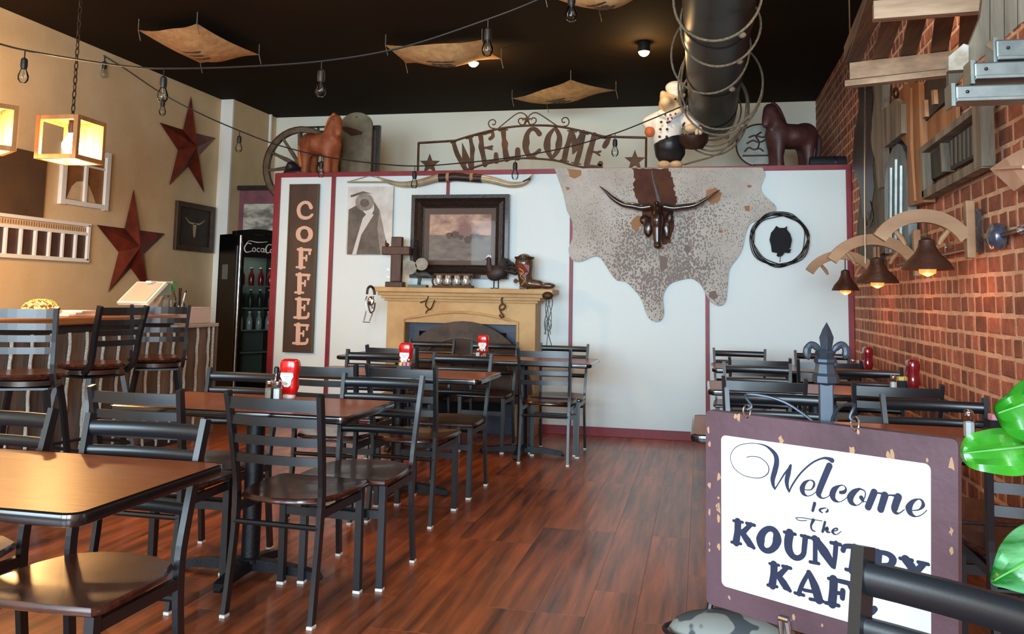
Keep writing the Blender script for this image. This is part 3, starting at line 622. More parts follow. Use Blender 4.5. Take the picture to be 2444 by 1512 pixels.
# mantel ornaments
def mx(px): return PY(px, 690, Ym).x
t = thing('wooden_cross', 'dark brown wooden cross on a stepped base, at left end of mantel', 'cross', (mx(945), Ym, ZM))
X0 = mx(944); M_cr = mat('cross wood', C(78, 44, 26), .5, 0, C(46, 26, 18), 9, (1, 1, .2), bump=.3, bs=50)
zt = PY(944, 565, Ym).z
obj('upright', MB().box((X0+.004, Ym, (ZM+.05+zt)/2), (.105, .06, zt-ZM-.05), bev=.008), M_cr, t)
zc = PY(944, 598, Ym).z; obj('crossbar', MB().box((X0, Ym, zc), (.275, .07, .08), bev=.008), M_cr, t)
obj('base', MB().box((X0-.004, Ym, ZM+.025), (.17, .1, .05), bev=.006), M_cr, t)
obj('bird_ornament', MB().ell((X0-.09, Ym-.02, zc+.055), (.02, .012, .018)).tube([(X0-.1, Ym-.02, zc+.05), (X0-.105, Ym-.02, zc+.1)], [.012, .003], 6), M_rustd, t, True)
for i in range(2): obj('nail', MB().tube([(X0-.055, Ym-.035, ZM+.09+.07*i), (X0-.075, Ym-.04, ZM+.1+.07*i)], .003, 6), M_chrome, t)
def rooster(px, label, mb_, mt, ml, face, base=None):
    x = mx(px); t = thing('rooster_figurine', label, 'rooster', (x, Ym, ZM)); s = face; z = ZM+(.03 if base else 0)
    if base: obj('base', MB().box((x, Ym, ZM+.015), (.16, .08, .03), bev=.004), base, t)
    obj('body', MB().ell((x, Ym, z+.145), (.095, .05, .072), rot=Euler((0, s*.35, 0))).tube([(x+s*.05, Ym, z+.16), (x+s*.075, Ym, z+.22), (x+s*.07, Ym, z+.26)], [.04, .025, .02], 10), mb_, t, True)
    hd = obj('head', MB().ell((x+s*.075, Ym, z+.27), (.025, .018, .023)).tube([(x+s*.09, Ym, z+.27), (x+s*.12, Ym, z+.262)], [.008, .001], 6), mb_, t, True)
    obj('comb', MB().plate([(x+s*.05, Ym-.003, z+.28), (x+s*.055, Ym-.003, z+.315), (x+s*.068, Ym-.003, z+.298), (x+s*.08, Ym-.003, z+.318), (x+s*.09, Ym-.003, z+.296), (x+s*.1, Ym-.003, z+.305), (x+s*.098, Ym-.003, z+.283)], .006, (0, 1, 0)), M_dkred, hd)
    for k in range(5):
        a = radians(100+22*k); p = [(x-s*.04, Ym, z+.17), (x-s*(.04-.1*cos(a)*1.0), Ym, z+.17+.11*sin(a)), (x-s*(.05-.15*cos(a)), Ym, z+.15+.09*sin(a))]
        obj('tail_feather', MB().tube(sm(p, 4), [.018]*8+[.004], 8), mt, t, True)
    for d in (-1, 1): obj('leg', MB().tube([(x+d*.018, Ym+d*.012, z+.11), (x+d*.018, Ym+d*.012, z+.004), (x+d*.018+s*.03, Ym+d*.012, z+.004)], .006, 6), ml, t)
    return t
# pale double-disc bird on a base
x = mx(996); t = thing('iron_bird', 'small pale-tailed iron bird on a green base, left on the mantel', 'figurine', (x, Ym, ZM))
Mg = mat('pale zinc', C(158, 156, 142), .6, 0, C(122, 120, 110), 14)
for px, py, r in ((978, 638, .07), (1006, 630, .062)):
    q = PY(px, py, Ym-.02); obj('tail_disc', MB().plate([q+V((r*cos(a), 0, r*sin(a)*.95)) for a in [2*pi*i/20 for i in range(20)]], .012, (0, 1, 0)), Mg, t)
organic('body', [('e', PY(1010, 655, Ym), (.07, .03, .03)), ('c', PY(992, 650, Ym), .02, PY(1004, 668, Ym), .012), ('c', PY(1000, 668, Ym), .012, PY(1000, 678, Ym), .02), ('c', PY(1025, 658, Ym), .02, PY(1034, 662, Ym), .008)], .008, mat('verdigris', C(54, 60, 58), .6), t)
obj('base', MB().box((PY(998, 680, Ym).x, Ym, ZM+.0125), (.18, .08, .025), bev=.004), mat('green base', C(86, 112, 106), .6), t)
# dark rooster standing on the right of the mantel
t = rooster(1184, 'dark iron rooster standing before the painting frame, right on the mantel', mat('dark rooster', C(58, 38, 32), .55, 0, C(32, 28, 28), 12), M_navy, M_navy, -1)
# rack of four glasses
x = mx(1081); t = thing('glass_rack', 'rustic wooden rack holding four round-bottomed glasses on the mantel', 'rack', (x, Ym, ZM))
obj('rack_board', MB().box((x, Ym, ZM+.012), (.38, .1, .024), bev=.003).box((x, Ym+.02, ZM+.12), (.38, .03, .03), bev=.003), M_rustd, t)
for i in range(5): obj('divider', MB().tube(sm([(x-.175+.0875*i, Ym-.02, ZM+.02), (x-.195+.0875*i, Ym-.02, ZM+.06), (x-.18+.0875*i, Ym-.02, ZM+.12)], 3), .009, 8), M_rustd, t, True)
for i in range(4):
    o = solo('drinking_glass', MB().lathe([(.012, 0), (.03, .01), (.036, .035), (.03, .07), (.026, .09)], 16, (x-.131+.0875*i, Ym-.02, ZM+.026)), mat('silvered glass', C(206, 208, 204), .12, .6, coat=.5), 'small silvery round glass in the mantel rack, %s' % ('leftmost of four', 'second from left', 'third from left', 'rightmost of four')[i], 'glass', (x-.131+.0875*i, Ym-.02, ZM+.026), True, 'glasses in the mantel rack')
# cowboy boot with spur
x = mx(1262); t = thing('cowboy_boot', 'decorated brown and red cowboy boot figurine, right end of the mantel', 'boot', (x, Ym, ZM))
M_boot = mat('boot leather', C(60, 44, 28), .3, 0, C(92, 60, 38), 14, coat=.6); zt = PY(1252, 618, Ym).z
zz = zt-ZM
organic('boot_leather', [('c', (x-.03, Ym, ZM+.06), .062, (x-.04, Ym, zt-.07), .082), ('c', (x-.04, Ym, zt-.07), .082, (x-.045, Ym, zt-.035), .088), ('c', (x-.03, Ym, ZM+.055), .052, (x+.1, Ym-.01, ZM+.045), .04), ('e', (x+.17, Ym-.02, ZM+.035), (.085, .04, .03))], .01, M_boot, t)
obj('boot_opening', MB().lathe([(.088, 0), (.092, .02), (.08, .02), (.075, .0)], 20, (x-.045, Ym, zt-.0)), M_leather, t, True)
obj('red_shaft_panel', MB().plate([(x-.095, Ym-.08, zt-.06), (x-.04, Ym-.096, zt-.045), (x+.018, Ym-.08, zt-.06), (x+.014, Ym-.076, ZM+.15), (x-.03, Ym-.08, ZM+.1), (x-.08, Ym-.076, ZM+.15)], .03, (0, 1, 0)), mat('boot red', C(118, 36, 20), .35, coat=.5), t)
obj('gold_stitching', MB().tube(sm([(x-.07, Ym-.09, zt-.09), (x-.03, Ym-.094, zt-.12), (x-.06, Ym-.092, zt-.16), (x-.02, Ym-.092, zt-.2), (x-.05, Ym-.09, zt-.24)], 4), .006, 6), mat('gold', C(176, 132, 62), .4, .5), t, True)
obj('heel', MB().box((x-.045, Ym, ZM+.015), (.07, .07, .03), bev=.004), M_navy, t)
q = PY(1231, 670, Ym-.03); obj('spur_rowel', MB().plate([q+V(((.03 if i % 2 else .017)*cos(pi*i/8), 0, (.03 if i % 2 else .017)*sin(pi*i/8))) for i in range(16)], .005, (0, 1, 0)), M_rustd, t)
obj('spur_shank', MB().tube([q, (x-.06, Ym-.03, q.z-.005)], .005, 6), M_rustd, t)
# things hung from the mantel
def P7(px, py, o=.0): return PY(px, py, YM-o)
t = thing('horse_bit', 'leather and silver horse bit hanging from the left end of mantel', 'horse bit', (P7(882, 700, .1).x, YM-.1, 1.0))
obj('leather_loop', MB().tube(sm([P7(876, 702, .12), P7(878, 688, .12), P7(885, 683, .12), P7(892, 690, .1), P7(894, 703, .1)], 4), .012, 8), M_leather, t, True)
obj('cheek_piece', MB().tube(sm([P7(876, 706, .12), P7(872, 720, .12), P7(874, 740, .12), P7(868, 766, .12)], 4), .007, 8), M_chrome, t, True)
obj('cheek_piece', MB().tube(sm([P7(892, 706, .12), P7(886, 725, .12), P7(890, 742, .12), P7(882, 766, .12)], 4), .007, 8), M_chrome, t, True)
obj('concho', MB().ell(P7(885, 718, .13), (.035, .012, .045)), M_chrome, t, True)
obj('mouth_bar', MB().tube([P7(866, 768, .12), P7(883, 769, .12)], .005, 6), M_chrome, t, True)
obj('curb_strap', MB().tube(sm([P7(878, 722, .12), P7(884, 745, .12), P7(892, 740, .12), P7(895, 722, .12)], 4), .008, 8), M_leather, t, True)
t = thing('iron_coat_hook', 'curly iron double hook on the mantel front, left of the pair', 'hook', (P7(1020, 720).x, YM-.02, 1.1))
for P_ in ([(1018, 698), (1022, 694), (1025, 700), (1022, 708), (1018, 716), (1010, 719), (1003, 722)], [(1018, 716), (1016, 728), (1024, 738), (1030, 734), (1035, 722), (1037, 716)], [(1024, 738), (1018, 742), (1016, 748)]):
    obj('hook_rod', MB().tube(sm([P7(a, b, .04) for a, b in P_], 3), .006, 6), M_rustd, t, True)
t = thing('iron_spur_hook', 'rusty knotted iron hook on the mantel front, right of the pair', 'hook', (P7(1197, 720).x, YM-.02, 1.1))
for P_ in ([(1194, 704), (1198, 700), (1201, 706), (1197, 714), (1199, 724), (1206, 730), (1200, 738), (1193, 738)], [(1199, 724), (1192, 732), (1196, 746), (1202, 754), (1196, 757), (1192, 750)]):
    obj('hook_rod', MB().tube(sm([P7(a, b, .05) for a, b in P_], 3), .008, 6), M_rustd, t, True)
t = thing('rope_and_spurs', 'bundle of thin dark cords hanging from the right end of mantel', 'cords', (P7(1308, 700, .1).x, YM-.1, .7))
obj('knot', MB().ell(P7(1307, 705, .1), (.05, .03, .035)), M_rustd, t, True)
for k in range(5):
    P = [P7(1302+3*k, 708, .1)]+[P7(1303+2.5*k+6*sin(j*1.3+k*2), 720+26*j, .1) for j in range(5 if k > 2 else 4)]
    obj('cord', MB().tube(sm(P, 4), .0035, 5), M_navy, t)
obj('cord_loop', MB().tube([P7(1309+7*cos(a), 775+14*sin(a), .1) for a in [2*pi*i/16 for i in range(16)]], .004, 5, True), M_navy, t)
t = None

# ================================================================== things on the ledge above the partition
YT = 8.05; L0 = ZP
def PT(px, py, o=0): return PY(px, py, YT+o)
# wagon wheel
c0 = PY(712, 397, 8.38); c0.x = -4.25; rim = .405
t = thing('wagon_wheel', 'old grey-brown spoked wagon wheel above the fridge nook', 'wheel', (c0.x, 8.35, c0.z))
M_ww = mat('wheel grey wood', C(112, 96, 74), .8, 0, C(80, 66, 50), 9, bump=.4, bs=60)
obj('rim', MB().tube([c0+V((rim*cos(a), 0, rim*sin(a))) for a in [2*pi*i/36 for i in range(36)]], 0, closed=True, w=.06, h=.05, up=(0, 1, 0)), M_ww, t)
obj('tyre', MB().tube([c0+V((rim*1.07*cos(a), 0, rim*1.07*sin(a))) for a in [2*pi*i/36 for i in range(36)]], 0, closed=True, w=.012, h=.06, up=(0, 1, 0)), M_rustd, t)
obj('hub', MB().lathe([(.03, -.11), (.06, -.1), (.075, -.03), (.075, .03), (.06, .08), (.03, .09)], 16, c0, (0, -1, 0)), M_ww, t, True)
obj('wall_bracket', MB().box((c0.x, 8.28, c0.z-.1), (.05, .16, .03)), M_rustd, t)
for i in range(12):
    a = 2*pi*i/12+.1; obj('spoke', MB().tube([c0+V((r*cos(a), 0, r*sin(a))) for r in (.06, .18, .3, .42)], [.02, .024, .017, .016], 8), M_ww, t, True)
# saddle
p = PT(703, 398)
t = thing('saddle', 'small dark leather saddle lying left of the orange toy horse', 'saddle', (p.x, YT+.05, L0))
organic('saddle_leather', [('e', (p.x, YT+.08, L0+.05), (.17, .12, .05)), ('e', (p.x-.07, YT+.08, L0+.13), (.055, .09, .05)), ('c', (p.x-.1, YT+.06, L0+.1), .04, (p.x+.1, YT+.08, L0+.07), .035), ('e', (p.x+.14, YT+.08, L0+.05), (.08, .08, .035))], .012, mat('saddle leather', C(44, 30, 34), .5), t)
obj('stirrup', MB().tube([V((p.x+.17+.03*cos(a), YT-.01, L0+.035+.03*sin(a))) for a in [2*pi*i/14 for i in range(14)]], .006, 6, True), M_chrome, t, True)
# toy horses
def toy(name, label, px0, base, s, H_, m, mane, y, lean=0):
    """s=+1 head to the right; H_ total height"""
    x = PY(px0, 395, y).x; k = H_; t = thing(name, label, 'toy horse', (x, y, L0))
    ca_, sa_ = cos(lean), sin(lean)
    g = lambda a, b, c2: (x+s*(a*ca_+b*sa_)*k, y+(b*ca_-a*sa_)*k, L0+c2*k)
    sp = [('e', g(-.02, 0, .50), (.29*k, .22*k, .18*k)), ('e', g(.17, 0, .50), (.19*k, .19*k, .21*k)), ('e', g(-.22, 0, .52), (.19*k, .19*k, .19*k)),
          ('c', g(.18, 0, .58), .14*k, g(.29, -.02, .82), .115*k), ('c', g(.30, -.02, .85), .1*k, g(.38, -.07, .66), .07*k), ('e', g(.39, -.08, .63), (.065*k, .065*k, .06*k)),
          ('c', g(.26, -.06, .92), .02*k, g(.25, -.07, .99), .008*k), ('c', g(.31, .02, .92), .02*k, g(.31, .03, .99), .008*k)]
    for a, b in ((.2, -.09), (.2, .09), (-.24, -.09), (-.24, .09)):
        sp += [('c', g(a, b, .42), .1*k, g(a+.01, b, .22), .07*k), ('c', g(a+.01, b, .22), .07*k, g(a, b, .06), .066*k), ('c', g(a, b, .06), .075*k, g(a+.01, b, .07), .075*k)]
    organic('body', sp, .018*k/.6+.004, m, t, smooth_it=4)
    obj('mane', MB().tube(sm([g(.28, -.02, .95), g(.2, -.03, .88), g(.13, -.02, .76), g(.08, 0, .66)], 4), [.035*k*1.2]*12+[.02*k], 8), mane, t, True)
    obj('tail', MB().tube(sm([g(-.34, 0, .6), g(-.42, 0, .5), g(-.42, 0, .3), g(-.38, 0, .16)], 4), [.03*k]*4+[.045*k]*6+[.04*k]*2+[.015*k], 8), mane, t, True)
    for sd in (-1, 1): obj('eye', MB().ell(g(.325, -.03+sd*.075, .84), .014*k, 8), M_navy, t, True)
    return t
toy('toy_horse', 'orange-brown toy horse standing on the ledge above the coffee sign', 765, 405, 1, .66, M_horse, mat('orange mane', C(196, 108, 52), .7, bump=.4, bs=60), 8.0, radians(16))
toy('toy_horse', 'dark red-brown toy horse on the ledge above the wire ring', 1886, 398, -1, .68, M_horse2, mat('dark mane', C(66, 36, 36), .7, bump=.4, bs=60), 8.2, radians(22))
# tombstone shaped board with cow head, dark frames behind
y = 8.45; a, b = PY(812, 300, y), PY(888, 300, y); zt = PY(845, 268, y).z
t = thing('round_topped_board', 'round-topped weathered tin board behind the orange horse', 'board', ((a.x+b.x)/2, y, L0))
R_ = (b.x-a.x)/2; cx_ = (a.x+b.x)/2; P = [V((b.x, y, L0))]+[V((cx_+R_*cos(pi*i/16), y, zt-R_*.8+R_*.8*sin(pi*i/16))) for i in range(17)]+[V((a.x, y, L0))]
obj('tin_board', MB().plate(P, .03, (0, 1, 0)), mat('aged tin', C(132, 122, 98), .6, .2, C(98, 88, 68), 5), t)
obj('cattle_picture', MB().plate([PY(*q, y-.004) for q in ((806, 292), (818, 302), (826, 302), (846, 307), (866, 315), (862, 321), (838, 324), (820, 312))], .003, (0, 1, 0)), M_rustd, t)
obj('nail_head', MB().ell(PY(851, 279, y-.004), .008, 8), M_navy, t)
for lb, x0_, x1_, zt_, tp in (('thin dark green frame on the back wall behind the orange toy horse', 720, 800, 304, .012), ('dark upright frame standing right of the round-topped board', 884, 909, 300, .055)):
    Yf = 8.55 if tp > .03 else 9.99; a, b = PY(x0_, 300, Yf), PY(x1_, 300, Yf); zz = PY(x0_, zt_, Yf).z; LZ = L0 if tp > .03 else zz-.6
    f_ = MB(); cx_ = (a.x+b.x)/2
    t = thing('standing_frame', lb, 'frame', (cx_, Yf, LZ))
    if tp < .03:
        for x in (a.x, b.x, cx_): f_.box((x, Yf, (LZ+zz)/2), (.02, .02, zz-LZ))
        for z in (zz, LZ+.01, zz-.06): f_.box((cx_, Yf, z), (b.x-a.x+.02, .02, .02))
        obj('frame', f_, mat('green black', C(40, 44, 30), .5), t)
    else:
        obj('frame', f_.box((cx_, 8.55, (L0+zz)/2), (b.x-a.x, .05, zz-L0), bev=.008), M_dkframe, t)
        obj('inset', MB().box((cx_, 8.52, (L0+zz)/2), ((b.x-a.x)*.45, .01, zz-L0-.12)), mat('inset', C(60, 44, 34), .5), t)
# WELCOME metal sign
YS = 8.0; ZS = lambda x, y: PY(960+x/4.0733, 240+y/4.0733, YS); ZL = lambda x, y: PY(1050+x/5.684, 280+y/5.684, YS+.002)
t = thing('welcome_sign', 'arched rusty iron sign spelling WELCOME with stars and scrolls, on the ledge', 'sign', (-1.63, YS, L0))
k1 = 7.75/FP/4.0733; k2 = 7.75/FP/5.684
ROD = lambda P, r=.008: MB().tube(sm([ZS(*p) for p in P], 5) if len(P) > 2 else [ZS(*p) for p in P], r, 6)
for nm, P, r in (('frame_bar', [(160, 408), (152, 690)], .012), ('frame_bar', [(156, 412), (512, 390)], .012), ('frame_bar', [(1962, 350), (2380, 360)], .012), ('frame_bar', [(2372, 358), (2368, 690)], .012),
                 ('arched_rail', [(505, 392), (700, 332), (960, 270), (1210, 243), (1480, 247), (1720, 290), (1970, 352)], .011), ('lower_rail', [(590, 692), (640, 668), (830, 612), (1050, 572), (1210, 560), (1480, 580), (1640, 622), (1780, 650), (1950, 655)], .01),
                 ('scroll', [(935, 268), (1090, 142), (1150, 118), (1195, 135), (1212, 168)], .006), ('scroll', [(1505, 245), (1350, 140), (1295, 117), (1250, 132), (1220, 168)], .006),
                 ('scroll', [(905, 272), (860, 262), (838, 225), (855, 192), (890, 186), (908, 208), (895, 235), (875, 228)], .006), ('scroll', [(1560, 250), (1605, 242), (1622, 205), (1605, 170), (1575, 165), (1552, 188), (1565, 214), (1585, 205)], .006),
                 ('scroll', [(1215, 180), (1195, 225), (1160, 235), (1132, 210), (1135, 180), (1165, 172), (1175, 195)], .006), ('scroll', [(1215, 180), (1235, 225), (1270, 230), (1300, 205), (1298, 175), (1268, 168), (1255, 190)], .006)):
    obj(nm, ROD(P, r), M_rustd, t, True)
def star2(px, py, ro, ri, f=ZS, o=0): return [f(px+(ro if i % 2 == 0 else ri)*sin(pi*i/5+o), py-(ro if i % 2 == 0 else ri)*cos(pi*i/5+o)) for i in range(10)]
for px, py, ro in ((268, 618, 103), (2262, 585, 108), (1212, 185, 50)): obj('star', MB().plate([p+V((0, -.004, 0)) for p in star2(px, py, ro, ro*.42)], .006, (0, 1, 0)), M_rustd, t)
WEL = [
 [([(185, 345), (235, 500), (345, 700)], [62, 72, 70]), ([(335, 610), (302, 350)], [80, 8]), ([(302, 350), (425, 680)], [8, 76]), ([(412, 280), (425, 350), (440, 430), (435, 520), (440, 690)], [58, 55, 78, 62, 50]), ([(360, 288), (450, 262)], 22), ([(150, 345), (215, 328)], 20), ([(225, 500), (250, 520)], 40)],
 [([(548, 235), (562, 330), (560, 400), (585, 510), (610, 640)], [78, 66, 88, 70, 76]), ([(600, 222), (712, 190)], [42, 36]), ([(712, 200), (718, 255), (680, 288)], [46, 56, 56]), ([(590, 415), (655, 408), (705, 395)], [30, 38, 40]), ([(650, 420), (705, 432)], [30, 30]), ([(610, 622), (770, 590)], 44), ([(765, 590), (760, 500)], [84, 64]), ([(480, 245), (600, 220)], 26)],
 [([(858, 165), (868, 290), (880, 355), (882, 430), (905, 560)], [84, 62, 100, 76, 96]), ([(900, 562), (1060, 540)], 52), ([(1055, 545), (1055, 440)], [88, 76]), ([(800, 178), (915, 166)], 24)],
 [([(1348, 222), (1300, 165), (1235, 160), (1182, 230), (1168, 340), (1165, 430), (1210, 515), (1280, 500), (1350, 445)], [78, 66, 58, 70, 108, 88, 70, 50, 54]), ([(1180, 540), (1300, 540)], 24)],
 [([(1560, 140), (1475, 250), (1452, 375), (1470, 470), (1515, 560)], [30, 78, 106, 80, 40]), ([(1565, 140), (1620, 250), (1612, 360), (1590, 460), (1515, 560)], [50, 72, 98, 72, 40]), ([(1470, 570), (1560, 575)], 22)],
 [([(1785, 195), (1745, 340), (1715, 430), (1685, 580)], [78, 74, 78, 80]), ([(1795, 190), (1830, 390), (1800, 500)], [50, 100, 10]), ([(1945, 205), (1870, 370), (1800, 500)], [76, 110, 10]), ([(1950, 215), (1915, 360), (1895, 470), (1850, 620)], [70, 80, 74, 76]), ([(1735, 180), (1850, 196)], 22), ([(1895, 208), (2008, 228)], 22), ([(1638, 578), (1742, 598)], 22), ([(1792, 612), (1905, 634)], 22)],
 [([(2095, 240), (2060, 370), (2035, 460), (1990, 645)], [82, 76, 90, 82]), ([(2090, 252), (2280, 278)], 46), ([(2295, 285), (2262, 340), (2232, 392)], [52, 80, 70]), ([(2050, 455), (2120, 475), (2175, 462)], [30, 34, 34]), ([(2120, 480), (2165, 512)], [34, 30]), ([(1990, 655), (2150, 670)], 40), ([(2162, 672), (2178, 625)], [88, 76])]]
for S in WEL: obj('letter', strokes(MB(), S, ZL, FRONT, .005, k2), M_rustd, t)
# pig chef statue
y = 8.1; x = PY(1600, 300, y).x; z0 = L0
t = thing('pig_chef_statue', 'chef statue of a pig in white jacket and hat beside the black duct', 'statue', (x, y, z0))
q = lambda px, py, o=0: PY(px, py, y+o)
Mw = mat('jacket white', C(228, 228, 222), .45)
organic('legs', [('c', q(1592, 362), .12, q(1598, 345), .155), ('c', q(1588, 385), .055, q(1585, 365), .09), ('c', q(1612, 383), .055, q(1614, 362), .09)], .016, M_navy, t)
organic('jacket', [('c', q(1592, 328), .15, q(1600, 285), .125), ('e', q(1600, 275), (.12, .1, .07)), ('c', q(1572, 277, -.02), .055, q(1546, 292, -.04), .06), ('c', q(1546, 292, -.04), .06, q(1553, 305, -.08), .05), ('c', q(1632, 283, -.02), .06, q(1655, 300, -.08), .065)], .014, Mw, t)
organic('head', [('e', q(1600, 250), (.115, .11, .12)), ('c', q(1598, 250, -.06), .075, q(1588, 243, -.17), .055), ('e', q(1605, 262, -.03), (.12, .09, .08)), ('c', q(1586, 230), .05, q(1582, 222, -.03), .03), ('c', q(1622, 232), .045, q(1632, 226, -.03), .025)], .013, M_cream, t)
organic('chef_hat', [('c', q(1612, 225), .075, q(1614, 214), .085), ('e', q(1613, 209), (.105, .1, .065))], .013, Mw, t)
for px in (1593, 1612): obj('eye', MB().ell(q(px, 236, -.12), .012, 8), M_navy, t, True)
for px, py in ((1578, 291), (1593, 292), (1576, 308), (1592, 308), (1574, 326), (1591, 326)): obj('button', MB().ell(q(px, py, -.155), (.013, .01, .013), 8), M_navy, t, True)
sc = obj('scarf', MB().tube(sm([q(1575, 268, -.1), q(1590, 276, -.13), (q(1606, 276, -.13)), q(1622, 266, -.1)], 4), .032, 10).plate([q(1580, 270, -.15), q(1618, 268, -.15), q(1597, 292, -.16)], .02, (0, 1, 0)), Mw, t, True)
for px, py in ((1588, 274), (1600, 274), (1612, 271), (1594, 283), (1603, 281), (1598, 290)): obj('red_dot', MB().ell(q(px, py, -.17), (.01, .006, .01), 8), M_dkred, sc, True)
obj('oven_mitt', MB().ell(q(1551, 314, -.1), (.05, .045, .055)), mat('terracotta', C(196, 104, 62), .5), t, True)
obj('left_hand', MB().ell(q(1650, 306, -.12), (.06, .05, .045)).ell(q(1672, 312, -.12), (.02, .02, .04)).ell(q(1663, 314, -.13), (.02, .02, .04)), M_cream, t, True)
obj('serving_pot', MB().lathe([(.03, -.12), (.09, -.11), (.135, -.05), (.14, .02), (.12, .025), (.115, .0)], 20, q(1655, 326, -.1), (0, -.25, 1)), M_leather, t, True)
obj('arm_band', MB().tube([q(1648, 300, -.1)+V((.07*cos(a), .01*sin(a), .045*sin(a))) for a in [pi*i/8 for i in range(9)]], .01, 6), M_leather, t, True)
for px in (1583, 1612): obj('shoe', MB().ell(q(px+2, 392, -.05)+V((0, 0, .0)), (.065, .085, .035)), M_cream, t, True)
# round scene plaque
c0 = PY(1812, 347, 8.5); R_ = .205
t = thing('round_plaque', 'round silhouette plaque of trees and animals behind the dark horse', 'plaque', (c0.x, 8.5, c0.z-R_))
obj('easel_stand', MB().box((c0.x, 8.51, (L0+c0.z-R_)/2+.01), (.12, .04, c0.z-R_-L0+.02)), M_rustd, t)
obj('disc', MB().plate([c0+V((R_*cos(a)*1.05, 0, R_*sin(a))) for a in [2*pi*i/40 for i in range(40)]], .02, (0, 1, 0)), mat('plaque grey', C(168, 170, 158), .6, 0, C(138, 142, 134), 6), t)
obj('rim', MB().tube([c0+V((R_*1.07*cos(a), -.01, R_*1.02*sin(a))) for a in [2*pi*i/40 for i in range(40)]], .008, 6, True), M_rustd, t, True)
for P in ([(-.14, -.06), (-.1, -.02), (-.05, -.04), (0, -.03), (.04, -.06)], [(-.12, .02), (-.06, .05), (0, .03), (.07, .06)], [(-.1, .08), (-.04, .1), (.03, .08), (.09, .1)], [(-.16, -.1), (-.05, -.1), (.08, -.1), (.17, -.1)], [(-.02, -.04), (.0, .03), (-.03, .09), (.02, .13)]):
    obj('silhouette_line', MB().tube(sm([c0+V((a, -.008, b)) for a, b in P], 4), .008, 6), M_rustd, t, True)
p0, p1 = PY(1938, 386, 8.05), PY(2018, 386, 8.05)
t = thing('black_roll', 'black padded roll lying on the ledge by the brick wall', 'roll', ((p0.x+p1.x)/2, 8.05, L0))
obj('roll', MB().lathe([(.02, -.17), (.055, -.165), (.06, -.14), (.06, .14), (.055, .165), (.02, .17)], 18, ((p0.x+p1.x)/2, 8.05, L0+.062), (1, 0, 0)), mat('black pad', C(20, 20, 26), .7, bump=.3, bs=60), t, True)
obj('strap', MB().lathe([(.062, -.012), (.064, -.01), (.064, .01), (.062, .012)], 18, ((p0.x+p1.x)/2+.05, 8.05, L0+.062), (1, 0, 0)), M_navy, t, True)
# ================================================================== ceiling: duct, lassos, sacks, lamps
t = thing('ceiling_duct', 'large black round air duct running under the ceiling above the partition', 'duct', (.12, 5, 3.18))
DX, DZ, DR = .12, 3.18, .236
M_duct = mat('duct black', C(38, 34, 30), .42, .35, C(30, 28, 26), 4)
obj('duct_pipe', MB().lathe([(DR, 1.8), (DR, 8.76)], 32, (DX, 0, DZ), (0, 1, 0), cap=False), M_duct, t, True)
obj('end_elbow', MB().lathe([(DR, 8.76), (DR*1.03, 8.76), (DR*1.03, 8.97), (DR*.9, 9.05), (.01, 9.07)], 32, (DX, 0, DZ), (0, 1, 0), cap=False), M_duct, t, True)
for yy in (3.0, 4.4, 5.8, 7.2, 8.5): obj('seam_band', MB().lathe([(DR, yy-.02), (DR+.008, yy-.015), (DR+.008, yy+.015), (DR, yy+.02)], 32, (DX, 0, DZ), (0, 1, 0), cap=False), M_duct, t, True)
for yy in (3.6, 6.4, 8.2): obj('hanger_strap', MB().tube([(DX-DR, yy, DZ), (DX-DR, yy, ZC)], .006, 5).tube([(DX+DR, yy, DZ), (DX+DR, yy, ZC)], .006, 5), M_duct, t)
def lasso(lab, yy, rx, drop, sw, tail=None, coils=1):
    t = thing('lasso_rope', lab, 'rope', (DX, yy, DZ+DR), 0, 'lasso ropes looped around the black duct')
    for k in range(coils):
        P = []; d = random.uniform(-.02, .02); z1 = DZ+DR+.012
        for i in range(44):
            a = 2*pi*i/44; cz = z1-drop/2; P.append(V((DX+sw+d+(rx+.012*k)*sin(a), yy+.05*k+.05*sin(2*a+k)+.02*sin(3*a), cz+(drop/2+.01*k)*cos(a)-(.02*k if cos(a) < 0 else 0))))
            q = P[-1]; dd = V((q.x-DX, 0, q.z-DZ))
            if dd.length < DR+.016: dd = dd.normalized()*(DR+.018); q.x = DX+dd.x; q.z = DZ+dd.z
        obj('coil', MB().tube(P, .0085, 7, True), M_lasso, t, True)
    if tail: obj('tail_end', MB().tube(sm([V(p) for p in tail], 5), .0085, 7), M_lasso, t, True)
    obj('honda_knot', MB().ell((DX+sw+rx*.5, yy, DZ+DR-drop+.04), (.025, .02, .02)), M_lasso, t, True)
lasso('grey lasso rope over the duct, nearest of all, cut by top edge', 5.3, .27, .575, .0)
lasso('grey lasso rope over the duct, second nearest loop from the top edge', 5.9, .27, .575, .01)
lasso('wide lasso rope in the middle of the duct, reaching right of it', 7.1, .33, .78, .05, None, 2)
lasso('lasso rope of a middling size on the duct, its loop pulled to the left', 6.5, .29, .62, -.03)
lasso('long lasso rope hanging lowest, with its tail to the cowhide', 8.0, .31, .76, .0, [(.42, 8.0, 3.1), (.38, 8.0, 2.85), (.18, 7.95, 2.6), (-.08, 7.82, 2.49), (-.15, 7.75, 2.46)], 3)
lasso('thin lasso rope near the far end of the duct', 8.55, .27, .6, .0, None, 1)
